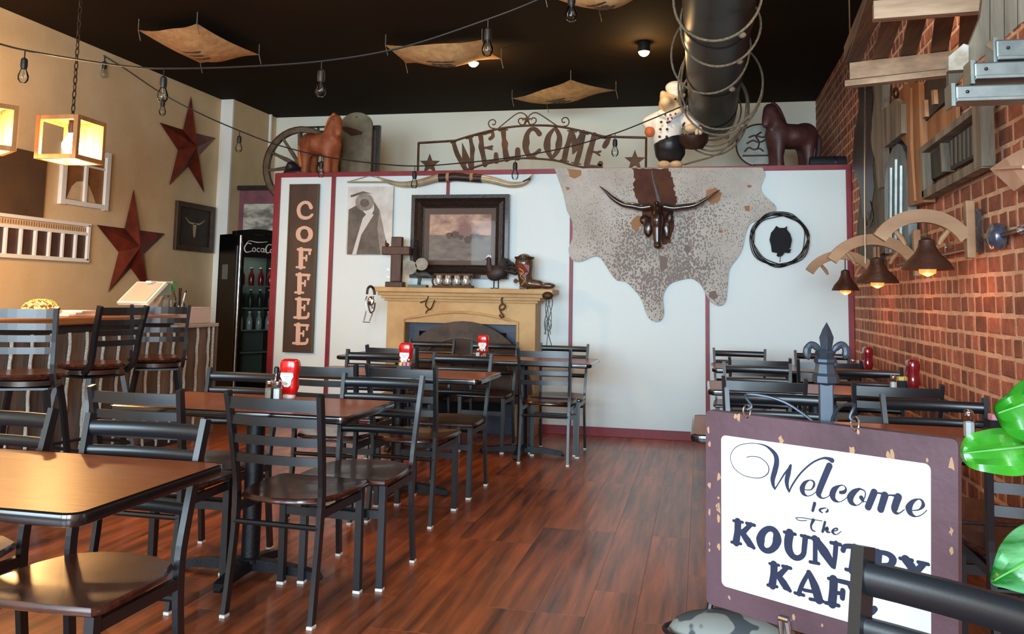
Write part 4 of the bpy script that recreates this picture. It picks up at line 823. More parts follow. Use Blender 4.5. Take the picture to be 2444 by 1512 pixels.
def sack(lab, P, sag, n=10):
    """P: four ceiling corners (px,py) mapped on z=3.42"""
    c4 = [PZ(a, b, 3.43) for a, b in P]; ct = sum(c4, V())/4
    t = thing('burlap_sack', lab, 'sack', (ct.x, ct.y, ct.z), 0, 'burlap coffee sacks hung under the ceiling')
    vs = []; 
    for i in range(n+1):
        for j in range(n+1):
            u, v2 = i/n, j/n; p = c4[0]*(1-u)*(1-v2)+c4[1]*u*(1-v2)+c4[2]*u*v2+c4[3]*(1-u)*v2
            e = sin(pi*u)*sin(pi*v2); edge = .35*(sin(pi*u)+sin(pi*v2)); p = p+(ct-p)*.10*(sin(pi*u)+sin(pi*v2)-e*2)*.8
            vs.append(p-UPZ*(sag*(.55*e+.3*edge)+.008*sin(9*u+4*v2)))
    f = [(i*(n+1)+j, (i+1)*(n+1)+j, (i+1)*(n+1)+j+1, i*(n+1)+j+1) for i in range(n) for j in range(n)]
    m = len(vs); vs2 = vs+[q+UPZ*.004 for q in vs]; f2 = f+[tuple(m+i for i in q)[::-1] for q in f]
    obj('cloth', MB().add(vs2, f2), M_burlap, t, True)
    cc = vs[(n//2)*(n+1)+n//2]
    ex = (c4[1]-c4[0]).normalized(); ey = (c4[3]-c4[0]).normalized(); lp = vs[(n//2)*(n+1)+n//2-1]
    for k, (a, w_) in enumerate(((-.12, .3), (-.04, .22), (.05, .26))):
        g = []
        for s2 in range(8):
            u = .5-w_*.5+w_*s2/7; v2 = .5+a; i, j = int(u*n), int(v2*n); fu, fv = u*n-i, v2*n-j
            Z = lambda I, J: vs[I*(n+1)+J]
            g.append((Z(i, j)*(1-fu)*(1-fv)+Z(i+1, j)*fu*(1-fv)+Z(i+1, j+1)*fu*fv+Z(i, j+1)*(1-fu)*fv)-UPZ*.004)
        obj('printed_mark', MB().ribbon(g, [.03, .05, .03, .06, .03, .05, .04, .02], .001, (0, 0, -1), 2, rnd=False), M_ink, t)
    for c in c4: obj('corner_string', MB().tube([c, c+V((.0, .0, ZC-c.z-.002))], .004, 5).tube([c, c+V((.02, .01, -.09))], .004, 5), M_lasso, t)
sack('burlap sack hanging nearest the orange-lit left wall', [(330, 72), (470, 56), (618, 130), (478, 152)], .16)
sack('burlap sack over the middle of the room, next to the lit bulb', [(920, 108), (1150, 95), (1196, 140), (968, 152)], .16)
sack('burlap sack hanging just above the WELCOME sign', [(1222, 235), (1362, 190), (1470, 215), (1305, 250)], .12)
sack('burlap sack cut off by the top edge of the photo', [(1300, -12), (1440, -60), (1600, -40), (1430, 24)], .16)
# recessed / track spots
for lb, px, py in (('small round ceiling spotlight, glowing warm, left of the duct', 1537, 124), ('small glowing ceiling spotlight beside the middle sack', 1130, 150)):
    p = PZ(px, py, 3.44); t = thing('ceiling_spotlight', lb, 'spotlight', (p.x, p.y, ZC))
    obj('can', MB().lathe([(.05, .0), (.055, -.02), (.055, -.09), (.045, -.09), (.04, -.05)], 18, (p.x, p.y, ZC), cap=False), M_navy, t, True)
    obj('lens', MB().ell((p.x, p.y, ZC-.085), (.05, .05, .045)), mat('lit lens', C(255, 214, 150), .4, emit=26, ecol=(1, .62, .28, 1)), t, True)
    light('spotlight_beam', 'POINT', (p.x, p.y, ZC-.18), 14, WARM, .04).parent = None
# string lights
M_sock = mat('socket black', C(26, 22, 18), .5)
def string_lights(lab, pts, bulbs, h=.0):
    p0 = V(pts[0]); t = thing('string_lights', lab, 'string lights', tuple(p0)); P = sm(pts, 8)
    obj('cord', MB().tube(P, .006, 6), M_sock, t, True)
    for b in bulbs:
        q = min(P, key=lambda v: (v-V(b)).length)
        s2 = obj('socket', MB().tube([q, q-UPZ*.05], .004, 5).lathe([(.01, -.05), (.02, -.06), (.022, -.1), (.018, -.12)], 12, q), M_sock, t, True)
        obj('bulb', MB().lathe([(.013, -.115), (.02, -.13), (.032, -.165), (.03, -.19), (.018, -.207), (.004, -.21)], 14, q), M_pane, s2, True)
        obj('filament', MB().tube([q-UPZ*.12, q-UPZ*.165+V((.006, 0, 0)), q-UPZ*.175, q-UPZ*.165-V((.006, 0, 0)), q-UPZ*.12-V((.003, 0, 0))], .0018, 5), M_chrome, s2)
ys = lambda px: 4.4
S1 = [(-60, 88), (0, 105), (60, 120), (180, 141), (300, 158), (392, 163), (560, 160), (768, 146), (960, 113), (1165, 46), (1283, 0), (1400, -55)]
A1 = [PY(a, b, 4.4) for a, b in S1]
string_lights('string of clear bulbs sagging across the top left of the room, nearest', A1, [PY(62, 120, 4.4), PY(392, 163, 4.4), PY(768, 146, 4.4), PY(1165, 48, 4.4), PY(1360, -35, 4.4)])
S2 = [(240, 128, 6.9), (300, 165, 7.0), (390, 225, 7.1), (480, 272, 7.25), (572, 312, 7.3), (660, 345, 7.35), (768, 372, 7.4), (880, 388, 7.4), (990, 396, 7.4), (1110, 388, 7.4), (1230, 374, 7.4), (1350, 352, 7.4), (1468, 318, 7.45), (1560, 282, 7.5), (1640, 248, 7.6)]
A2 = [PY(a, b, c2) for a, b, c2 in S2]
string_lights('string of clear bulbs sagging in front of the WELCOME sign', A2, [A2[0]+V((.05, 0, -.03)), A2[2], A2[4], A2[6], A2[8], A2[10], A2[12]])

# ================================================================== left wall
def WX(px, py, o=0): return PX(px, py, XL+o)
def star3(name, lab, c, tips, ro, dp):
    """raised five-point tin star on the left wall; c centre, tips list of 5 wall points"""
    t = thing(name, lab, 'star', tuple(c)); ri = []
    for i in range(5):
        m_ = (tips[i]+tips[(i+1) % 5])/2; ri.append(c+(m_-c)*.46)
    P = [p for i in range(5) for p in (tips[i], ri[i])]
    apex = c+V((dp, 0, 0)); vs = P+[apex]+[c+V((-.0, 0, 0))]
    f = [(i, (i+1) % 10, 10) for i in range(10)]+[tuple(range(10))]
    obj('tin_star', MB().add([p+V((.006, 0, 0)) if k < 10 else p for k, p in enumerate(vs[:11])], f), M_rust, t)
    return t
for lab, T in (('upper rusty red tin barn star, touching the top of the left wall', [(455, 228), (513, 327), (486, 462), (404, 443), (380, 292)]),
               ('lower and larger rusty red tin barn star on the left wall', [(318, 447), (391, 560), (352, 704), (258, 697), (232, 533)])):
    tp = [WX(a, b, .01) for a, b in T]; c = sum(tp, V())/5
    # regular star fitted to the traced tips
    R_ = sum((p-c).length for p in tp)/5; a0 = atan2(tp[0].y-c.y, tp[0].z-c.z)
    reg = [c+V((0, R_*sin(a0+2*pi*i/5), R_*cos(a0+2*pi*i/5))) for i in range(5)]
    star3('tin_star', lab, c, [(p*.6+q_*.4) for p, q_ in zip(tp, reg)], R_, .11)
def wall_rect(px0, py0, px1, py1, px2, py2):
    a, b, c = WX(px0, py0), WX(px1, py1), WX(px2, py2); return a.y, b.y, c.z, (a.z+b.z)/2
t = thing('framed_skull_picture', 'small dark framed picture of a pale skull, between star and corner post', 'picture', (XL+.02, 8.52, 1.68))
y0, y1, z0, z1 = 8.17, 8.90, 1.68, 2.22; M_fp = mat('dark brown frame', C(78, 50, 26), .5, 0, C(52, 34, 18), 12)
for yy in (y0+.03, y1-.03): obj('frame_side', MB().box((XL+.02, yy, (z0+z1)/2), (.04, .06, z1-z0), bev=.004), M_fp, t)
for zz in (z0+.03, z1-.03): obj('frame_side', MB().box((XL+.02, (y0+y1)/2, zz), (.04, y1-y0-.12, .06), bev=.004), M_fp, t)
p_ = obj('picture', MB().box((XL+.01, (y0+y1)/2, (z0+z1)/2), (.01, y1-y0-.1, z1-z0-.1)), mat('dark picture', C(62, 48, 34), .6, 0, C(34, 28, 22), 5), t)
cy_, cz_ = (y0+y1)/2, (z0+z1)/2
obj('painted_skull', MB().plate([V((XL+.017, cy_+a, cz_+b)) for a, b in ((-.03, .04), (0, .05), (.035, .04), (.03, -.02), (.018, -.1), (0, -.115), (-.014, -.1), (-.03, -.02))], .001, (-1, 0, 0)), mat('skull paint', C(188, 168, 130), .7), p_)
obj('painted_horns', MB().ribbon([V((XL+.017, cy_+a, cz_+b)) for a, b in ((-.18, .1), (-.1, .05), (0, .045), (.1, .05), (.19, .1))], [.006, .016, .02, .016, .006], .001, (1, 0, 0)), mat('skull paint', C(188, 168, 130)), p_)
# dark board and old window frames
t = thing('chalk_board', 'large plain dark brown board leaning flat on the left wall', 'board', (XL+.015, 5.6, 1.83))
obj('board', MB().box((XL+.0165, 5.55, (1.83+2.40)/2), (.03, 1.42, .57), bev=.003), mat('brown chalk board', C(92, 68, 44), .6, 0, C(76, 56, 38), 4), t)
t = thing('old_window_frame', 'white old sash frame with a cut-out picture, behind the lit lantern', 'window frame', (XL+.02, 6.78, 2.0))
y0, y1, z0, z1 = 6.47, 7.04, 2.02, 2.52
for yy in (y0, y1-.0): obj('stile', MB().box((XL+.02, yy, (z0+z1)/2), (.04, .06, z1-z0+.06), bev=.004), M_white, t)
for zz in (z0, z1): obj('rail', MB().box((XL+.02, (y0+y1)/2, zz), (.038, y1-y0, .045), bev=.003), M_white, t)
obj('muntin', MB().box((XL+.02, (y0+y1)/2-.0, (z0+z1)/2), (.03, .035, z1-z0), bev=.002), M_white, t)
obj('muntin', MB().box((XL+.018, (y0+y1)/2, z0+.36), (.02, y1-y0, .02), bev=.002), M_white, t)
for k in (-1, 1): obj('pane', MB().box((XL+.008, (y0+y1)/2+k*.14, (z0+z1)/2), (.006, .25, z1-z0-.05)), mat('brown paper', C(150, 100, 52), .6, 0, C(120, 76, 38), 5), t)
obj('bottle_cutout', MB().plate([V((XL+.013, (y0+y1)/2+a, z0+b)) for a, b in ((-.22, .03), (-.16, .15), (-.1, .2), (.02, .22), (.06, .18), (.12, .1), (.16, .03))], .001, (-1, 0, 0)), M_cream, t)
t = thing('menu_window', 'long white window frame with six dark panes on the left wall', 'window frame', (XL+.02, 6.0, 1.48))
y0, y1, z0, z1 = 5.55, 6.83, 1.50, 1.83; n_ = 9
def edge(nm, c, d): obj(nm, MB().box(c, d, bev=.003), M_white, t)
edge('rail', (XL+.02, (y0+y1)/2, z0), (.04, y1-y0+.05, .035)); edge('rail', (XL+.02, (y0+y1)/2, z1), (.04, y1-y0+.05, .03)); edge('rail', (XL+.02, (y0+y1)/2, z1-.085), (.035, y1-y0, .03))
sp = (y1-y0)/8
for i in range(9):
    edge('muntin', (XL+.02, y0+sp*i, (z0+z1-.085)/2), (.036, .026, z1-.085-z0))
    if i < 8: obj('pane', MB().box((XL+.012, y0+sp*(i+.5), (z0+z1-.085)/2), (.008, sp-.03, z1-z0-.11)), mat('dark pane', C(84, 56, 40), .35, 0, C(64, 44, 34), 7), t)
edge('stile', (XL+.02, y1, (z0+z1)/2), (.04, .035, z1-z0)); obj('header', MB().box((XL+.012, (y0+y1)/2, z1-.045), (.012, y1-y0, .06)), mat('header cream', C(214, 188, 150), .6), t)
hd = MB()
for i in range(44):
    yy = y0+.03+(y1-y0-.06)*i/43; hh = .03+.012*random.random(); hd.box((XL+.0195, yy, z1-.045), (.002, .009, hh))
obj('header_lettering', hd, mat('faded lettering', C(138, 92, 56), .7), t, kind='stuff')
# ================================================================== bar counter
XB = -4.2; ZBAR = 1.05
t = thing('bar_counter', 'bar counter clad in weathered vertical planks and white rope, left side', 'counter', (XB-.3, 4.7, 0))
obj('core', MB().box((XB-.32, 4.55, .5), (.58, 4.35, .98)), mat('bar core', C(60, 48, 40), .8), t)
M_bt = mat('bar top wood', C(176, 112, 58), .25, 0, C(140, 82, 42), 6, (1, .1, 1), coat=.6)
top = obj('counter_top', MB().box((XB-.33, 4.20, ZBAR-.03), (.76, 3.95, .055), bev=.012).box((XB-.47, 6.44, ZBAR-.03), (.48, .56, .055), bev=.012), M_bt, t)
yy = 2.5; i = 0
while yy < 6.72:
    obj('plank', MB().box((XB-.012, yy+.083, .47), (.024, .163, .93-.003*(i % 3)), bev=.003), M_barwood, t)
    if i > 3:
        P = [V((XB+.012+.003*cos(j*1.3), yy+.003*sin(j*1.3), .02+.92*j/22)) for j in range(23)]
        obj('rope_batten', MB().tube(P, [.0105+.0018*(j % 2) for j in range(23)], 7), M_rope, t)
    yy += .167; i += 1
obj('rope_batten', MB().tube([(XB+.012, 6.74, .02), (XB+.012, 6.74, .93)], .012, 7), M_rope, t)
obj('ledge_rail', MB().box((XB+.005, 6.48, .945), (.06, .62, .03), bev=.004), mat('ledge', C(186, 176, 164), .6), t)
obj('toe_kick', MB().box((XB, 4.6, .03), (.03, 4.3, .06)), M_navy, t)
# box, till, pump bottle, cups, pens, paper, domed dish
M_box = mat('pale card', C(222, 200, 186), .7)
t = thing('card_box', 'long pale cardboard box on the right end of the bar', 'box', (XB-.12, 6.47, .962))
b0, b1 = 6.22, 6.72
obj('box_body', MB().box((XB-.1, (b0+b1)/2, .962+.068), (.19, b1-b0, .135), bev=.003), M_box, t); obj('lid_edge', MB().box((XB-.1, (b0+b1)/2, 1.092), (.196, b1-b0+.006, .012), bev=.002), M_box, t)
def XBp(px, py, x=XB-.3): return PX(px, py, x)
c0 = XBp(365, 720); 
t = thing('till_screen', 'white tilted till screen standing on the bar top', 'till', (c0.x, c0.y, ZBAR))
e1, e2 = XBp(314, 722, XB-.3), XBp(362, 672, XB-.3)
dr = (e2-e1).normalized(); hw = .14
obj('screen_shell', MB().plate([e1+V((hw, 0, 0)), e2+V((hw, 0, 0)), e2+V((-hw, 0, 0)), e1+V((-hw, 0, 0))], .03, (0, .75, -.66)), M_white, t)
obj('display', MB().plate([e1+dr*.02+V((hw-.02, -.004, .004)), e2-dr*.02+V((hw-.02, -.004, .004)), e2-dr*.02+V((-hw+.02, -.004, .004)), e1+dr*.02+V((-hw+.02, -.004, .004))], .002, (0, .75, -.66)), mat('screen grey', C(206, 190, 178), .3), t)
m_ = (e1+e2)/2
obj('stand_neck', MB().tube([m_+V((0, .06, -.03)), V((m_.x, m_.y+.14, ZBAR+.02))], 0, w=.09, h=.03, up=(1, 0, 0)), M_white, t)
obj('stand_foot', MB().box((m_.x, m_.y+.12, ZBAR+.008), (.2, .2, .014), bev=.003), M_white, t)
obj('customer_screen', MB().box((m_.x+.05, m_.y+.2, e2.z-.06), (.02, .22, .11), Euler((0, -.2, 0)), bev=.003), mat('screen green grey', C(120, 134, 116), .15, coat=.6), t)
obj('rear_arm', MB().tube([(m_.x+.05, m_.y+.2, e2.z-.1), (m_.x, m_.y+.16, ZBAR+.02)], 0, w=.03, h=.02, up=(1, 0, 0)), M_white, t)
obj('top_bar', MB().box((m_.x+.02, m_.y+.2, e2.z-.003), (.05, .3, .02), bev=.003), M_white, t)
p = XBp(409, 715); t = thing('soap_bottle', 'clear pump bottle with a bright green pump on the bar', 'bottle', (p.x, p.y, ZBAR)); zt = XBp(409, 684).z
obj('bottle', MB().lathe([(.035, 0), (.038, .01), (.038, .12), (.03, .15), (.015, .165), (.013, .18)], 18, (p.x, p.y, ZBAR)), M_pane, t, True)
gp = mat('green pump', C(22, 196, 96), .35); z_ = ZBAR+.18
obj('pump', MB().lathe([(.022, 0), (.022, .025), (.01, .035), (.007, .07), (.014, .075), (.012, .088)], 14, (p.x, p.y, z_)).tube([(p.x, p.y, z_+.082), (p.x, p.y+.06, z_+.08), (p.x, p.y+.07, z_+.068)], .007, 8), gp, t, True)
for i, (px, lb) in enumerate(((394, 'upright plastic cup stack left of the green pump bottle'), (423, 'upright plastic cup stack right of the green pump bottle'))):
    q = XBp(px, 715); t = thing('cup_stack', lb, 'cups', (q.x, q.y, ZBAR))
    obj('cups', MB().lathe([(.024, 0), (.03, .01), (.032, .11), (.034, .112), (.032, .115), (.034, .12), (.032, .125), (.034, .13), (.03, .13)], 16, (q.x, q.y, ZBAR)), mat('clear plastic', C(220, 220, 210), .2, trans=.6), t, True)
q = XBp(448, 735, XB-.15); t = thing('pen_jar', 'glass jar of pens and markers on the bar corner', 'pen jar', (q.x, q.y, ZBAR))
q = V((-4.44, 6.60, 0)); t.location = (q.x, q.y, ZBAR)
obj('jar', MB().lathe([(.03, .004), (.045, .012), (.05, .05), (.042, .085), (.045, .09), (.045, .1)], 18, (q.x, q.y, ZBAR), cap=False), M_pane, t, True)
for k in range(6):
    a = k*1.05; obj('pen', MB().tube([(q.x+.015*cos(a), q.y+.015*sin(a), ZBAR+.01), (q.x+.05*cos(a), q.y+.06*sin(a), ZBAR+.17+.02*(k % 3))], .006, 7), (M_white, M_navy, M_leather, M_white, M_chrome, M_navy)[k], t, True)
q = V((XB-.25, 5.02, 0)); t = thing('domed_dish', 'patterned cream dish with a domed lid on the near end of bar', 'dish', (q.x, q.y, ZBAR))
dm = mat('patterned ceramic', C(232, 206, 140), .35, 0, C(92, 72, 40), 46, band=(.46, .54), detail=2)
obj('dish', MB().lathe([(.08, 0), (.1, .008), (.13, .03), (.125, .035)], 26, (q.x, q.y, ZBAR)), M_cream, t, True)
obj('domed_lid', MB().lathe([(.122, .034), (.118, .06), (.095, .09), (.06, .108), (.02, .114)], 26, (q.x, q.y, ZBAR)), dm, t, True)
q = V((XB-.13, 5.18, 0)); t = thing('paper_stack', 'short stack of white and pink papers on the bar', 'papers', (q.x, q.y, ZBAR))
for k in range(3): obj('sheet_pad', MB().box((q.x, q.y+.02*k, ZBAR+.006+.012*k), (.2, .3-.04*k, .011), Euler((0, 0, .1*k))), (M_white, mat('pink paper', C(232, 190, 176), .7), M_white)[k], t)
q = V((XB-.12, 5.95, 0)); t = thing('loose_papers', 'white loose papers lying on the bar below the till', 'papers', (q.x, q.y, ZBAR))
obj('sheet', MB().box((q.x, q.y, ZBAR+.003), (.2, .3, .005), Euler((0, 0, .2))), M_white, t); obj('sheet', MB().box((q.x, q.y+.03, ZBAR+.008), (.18, .26, .004), Euler((0, 0, -.15))), M_white, t)
# ---- bar stools
def make_stool():
    t = thing('bar_stool', 'x', 'stool', (0, 0, 0)); k = 22
    obj('seat', MB().lathe([(.15, .73), (.195, .74), (.205, .755), (.2, .768), (.16, .766), (.03, .758)], 26), M_seat, t, True, local=True)
    obj('swivel_ring', MB().lathe([(.1, .69), (.16, .7), (.165, .728), (.12, .73)], 24), mat('dull chrome', C(130, 124, 120), .3, .9), t, True, local=True)
    obj('seat_plate', MB().box((0, 0, .685), (.28, .28, .012)), M_black, t, local=True)
    for sx in (-1, 1):
        for sy in (-1, 1): obj('leg', MB().tube([(sx*.13, sy*.13, .68), (sx*.15, sy*.15, .55), (sx*.215, sy*.215, .0)], 0, w=.028, h=.028, up=(sx, sy, 0)), M_black, t, local=True)
    obj('foot_ring', MB().tube([(.185*sx, .185*sy, .25) for sx, sy in ((1, 1), (-1, 1), (-1, -1), (1, -1))], .011, 8, True), M_black, t, True, local=True)
    for s_ in (-1, 1):
        pts = [(s_*.165, -.12, .71), (s_*.17, -.185, .78), (s_*.175, -.21, .95), (s_*.185, -.25, 1.135)]
        obj('back_post', MB().tube(sm(pts, 3), 0, w=.022, h=.034, up=(0, 1, 0)), M_black, t, local=True)
    for z, hh, yb in ((1.1, .05, -.243), (1.03, .036, -.228), (.965, .036, -.213), (.9, .036, -.206)):
        obj('slat', MB().tube(rail_pts(.365-(1.1-z)*.08, z, yb, .025, 9), 0, w=.016, h=hh, up=(0, 0, 1)), M_black, t, local=True)
    return t
st = make_stool()
for i, (x, y, a, lb) in enumerate(((-3.70, 4.12, 26, 'dark swivel bar stool at the bar, nearest and cut by the photo edge'), (-3.84, 4.80, 80, 'dark swivel bar stool in the middle of the bar, turned sideways'), (-3.80, 5.42, 36, 'dark swivel bar stool at the bar, nearest the pale card box'))):
    o = st if i == 0 else copy_tree(st); o.location = (x, y, 0); o.rotation_euler = (0, 0, radians(a)); tag(o, lb, 'stool', 'stools along the bar')
# ---- lanterns
M_lw = mat('lantern wood', C(198, 142, 84), .6, 0, C(158, 104, 56), 7, (1, 1, .2)); M_lp = mat('lantern planks', C(222, 170, 104), .6, 0, C(190, 134, 76), 6, (1, 1, .2))
def lantern(lab, x, y, z, rz, on=1):
    t = thing('wood_lantern', lab, 'lantern', (x, y, z), rz, 'open wooden box lanterns hung over the bar'); s_, h_, w_ = .31, .30, .032
    for a in (-1, 1):
        for b in (-1, 1): obj('upright', MB().box((a*(s_-w_)/2, b*(s_-w_)/2, 0), (w_, w_, h_), bev=.003), M_lw, t, local=True)
    for zz in (-1, 1):
        for a in (-1, 1):
            obj('rail', MB().box((0, a*(s_-w_)/2, zz*(h_-w_)/2), (s_-2*w_, w_, w_), bev=.003), M_lw, t, local=True)
            obj('rail', MB().box((a*(s_-w_)/2, 0, zz*(h_-w_)/2), (w_, s_-2*w_, w_), bev=.003), M_lw, t, local=True)
    for k in range(4): obj('back_plank', MB().box((-s_*.5+.05+.07*k, s_/2-.008, 0), (.067, .01, h_-2*w_)), M_lp, t, local=True)
    for k in range(3): obj('roof_plank', MB().box((0, -s_*.5+.085+.07*k, h_/2-.006), (s_-.04, .067, .01)), M_lp, t, local=True)
    obj('lamp_holder', MB().lathe([(.02, .14), (.025, .09), (.02, .05)], 14), M_sock, t, True, local=True)
    obj('bulb', MB().lathe([(.015, .06), (.03, .03), (.055, -.02), (.055, -.055), (.03, -.09), (.005, -.1)], 18), mat('lit bulb', C(255, 220, 160), .4, emit=60, ecol=(1, .72, .36, 1)), t, True, local=True)
    ch = MB(); n = int((ZC-z-h_/2)/.05)
    for k in range(n):
        zz = h_/2+.05*k+.025; ch.tube([(.012*cos(a)*(1 if k % 2 else 0), .012*cos(a)*(0 if k % 2 else 1), zz+.032*sin(a)) for a in [2*pi*i/8 for i in range(8)]], .004, 5, True)
    obj('chain', ch, M_rustd, t, local=True, kind='stuff')
    l = light('lantern_glow', 'POINT', (0, 0, -.13), 75, (1, .55, .20), .07); l.parent = t
    return t
lantern('lit wooden box lantern fully in view before the left wall', -4.24, 4.95, 2.255, radians(4))
lantern('lit wooden box lantern cut off by the left edge of photo', -4.56, 4.55, 2.27, radians(-32))
# off-frame twin of the same row, beyond the photo edge
# ================================================================== drinks fridge and the picture above it
FRZ = radians(60)
t = thing('drinks_fridge', 'tall black glass-door drinks fridge with chrome handles in the corner nook', 'fridge', (-4.89, 8.56, 0), FRZ)
M_fr = mat('gloss black', C(14, 15, 16), .2, coat=.2); W_, D_, H_ = .60, .34, 1.86
def fo(nm, mb, m, par=t, s=False): return obj(nm, mb, m, par, s, local=True)
fo('cabinet', MB().box((0, D_/2-.01, H_/2), (W_, .02, H_)).box((-W_/2+.01, 0, H_/2), (.02, D_, H_)).box((W_/2-.01, 0, H_/2), (.02, D_, H_)).box((0, 0, .1), (W_, D_, .2)).box((0, 0, H_-.09), (W_, D_, .18)), M_fr)
fo('crown', MB().tube([(-W_/2+W_*i/10, -D_/2+.02, H_+.035*sin(pi*i/10)) for i in range(11)], 0, w=.1, h=.06, up=(0, 0, 1)), M_fr)
fo('back_lining', MB().box((0, D_/2-.03, H_/2), (W_-.05, .01, H_-.38)), mat('fridge lining', C(92, 100, 92), .5))
dr_ = fo('door', MB().box((-W_/2+.045, -D_/2-.02, H_/2+.02), (.09, .04, H_-.3)).box((W_/2-.045, -D_/2-.02, H_/2+.02), (.09, .04, H_-.3)).box((0, -D_/2-.02, H_-.17), (W_-.18, .04, .16)).box((0, -D_/2-.02, .22), (W_-.18, .04, .14)), M_fr)
fo('door_glass', MB().box((0, -D_/2-.012, H_/2+.01), (W_-.17, .006, H_-.5)), M_pane, dr_)
for s_ in (-1, 1): fo('chrome_handle', MB().tube([(s_*(W_/2-.03), -D_/2-.06, .1), (s_*(W_/2-.03), -D_/2-.06, H_-.02)], .016, 10), M_chrome, dr_, True)
fo('notice', MB().box((.17, -D_/2-.043, 1.42), (.09, .003, .13)), M_white, dr_)
fo('kick_plate', MB().box((0, -D_/2-.005, .07), (W_-.04, .02, .12)), M_navy)
fo('side_sticker', MB().box((-W_/2-.001, .02, 1.45), (.002, .12, .16)), mat('sticker', C(96, 100, 92), .5))
lt = mat('white logo', C(206, 196, 184), .5)
LG = [([(2005, 488), (1985, 486), (1968, 510), (1980, 532), (2012, 524)], [5, 4, 8, 6, 3]), ([(2024+9*cos(a), 517+10*sin(a)) for a in [2*pi*i/8 for i in range(8)]], 4, True), ([(2055, 508), (2044, 510), (2042, 524), (2056, 526)], 4), ([(2072+9*cos(a), 517+9*sin(a)) for a in [2*pi*i/8 for i in range(8)]], 4, True), ([(2081, 508), (2080, 526), (2090, 524)], 4), ([(2084, 514), (2094, 513)], 3),
      ([(2122, 486), (2104, 488), (2092, 508), (2100, 530), (2122, 522)], [5, 4, 8, 6, 3]), ([(2126+8*cos(a), 519+9*sin(a)) for a in [2*pi*i/8 for i in range(8)]], 4, True), ([(2148, 484), (2138, 508), (2142, 528)], [3, 6, 3]), ([(2158+8*cos(a), 520+9*sin(a)) for a in [2*pi*i/8 for i in range(8)]], 4, True), ([(2166, 511), (2166, 529), (2176, 527)], 4), ([(1968, 510), (1990, 474), (2040, 478), (2100, 472)], [2, 3, 5, 2])]
fo('script_logo', strokes(MB(), LG, lambda x, y: V(((x-2070)*.0021, -D_/2-.042, 1.715-(y-508)*.0021)), FRONT, .002, .0021), lt, dr_)
for k, z in enumerate((1.30, 1.06, .82, .58)):
    fo('shelf', MB().box((0, -.02, z), (W_-.1, D_-.12, .012)), mat('shelf wire', C(150, 160, 152), .4, .3))
Mx = t.matrix_world.copy() if False else Matrix.Translation(t.location)@Matrix.Rotation(FRZ, 4, 'Z')
bmesh_b = {}
for k, (z, col, nm) in enumerate(((1.306, M_dkred, 'top'), (1.066, M_navy, 'second'), (.826, mat('clear drink', C(170, 178, 170), .15, .0, coat=.6), 'third'))):
    for i in range(4):
        me = bmesh_b.get(k)
        if me is None: me = bmesh_b[k] = mesh_of(MB().lathe([(.03, 0), (.033, .01), (.033, .1), (.026, .13), (.013, .155), (.013, .175), (.015, .178), (.015, .19)], 14), 'bottle', col, True)
        o = bpy.data.objects.new('drink_bottle', me); COL.objects.link(o); p = Mx@V((-.18+.115*i, -.13, z)); o.location = p
        if i == 0: bmesh_b[(k, 'c')] = mesh_of(MB().lathe([(.016, .188), (.016, .2), (.003, .2)], 12), 'cap', M_white, True)
        c_ = bpy.data.objects.new('cap', bmesh_b[(k, 'c')]); COL.objects.link(c_); c_.parent = o
        pos = ('first from the left', 'second from the left', 'third from the left', 'last, at the right')[i]
        tag(o, 'drink bottle on the %s shelf of the black fridge, %s' % (nm, pos), 'bottle', 'bottles on the %s fridge shelf' % nm)
fl_ = light('fridge_tube', 'AREA', (0, 0, 0), 1.2, (.9, 1, .92), .4, None, .06); fl_.parent = t; fl_.location = (0, -.1, H_-.2)
# picture over the fridge, on the back wall of the nook
a, b = PY(563, 470, 9.2), PY(668, 565, 9.2)
t = thing('faded_landscape_picture', 'faded purple framed snowy landscape picture above the drinks fridge', 'picture', ((a.x+b.x)/2, 9.2, b.z))
zt = PY(600, 449, 9.2).z; xw = (a.x+b.x)/2
obj('dark_top_shelf', MB().box((xw-.0, 9.2, zt), (b.x-a.x+.05, .1, .055), bev=.004), M_dkframe, t)
M_pf = mat('faded purple', C(132, 78, 84), .6, 0, C(104, 62, 72), 6); zz0 = PY(600, 565, 9.2).z
obj('border', MB().box((xw, 9.22, (zt+zz0)/2), (b.x-a.x, .02, zt-zz0)), M_pf, t)
obj('snow_scene', MB().box((xw+.04, 9.207, (zt+zz0)/2-.09), (b.x-a.x-.14, .004, zt-zz0-.2)), mat('snow scene', C(196, 192, 176), .6, 0, C(112, 108, 96), 3.6, (1, 1, 2.4), band=(.42, .58)), t)
for sx in (a.x, b.x): obj('side_post', MB().box((sx, 9.22, zt/2), (.04, .03, zt)), M_dkframe, t)

# ================================================================== right wall dressing
XW = XR-.02
def RX(px, py, x=XW): return PX(px, py, x)
def wplate(pts, x, t): return MB().plate([RX(a, b, x) for a, b in pts], t, (1, 0, 0))
def mid(pts, x=XW): c = sum((RX(a, b, x) for a, b in pts), V())/len(pts); return (x, c.y, c.z)
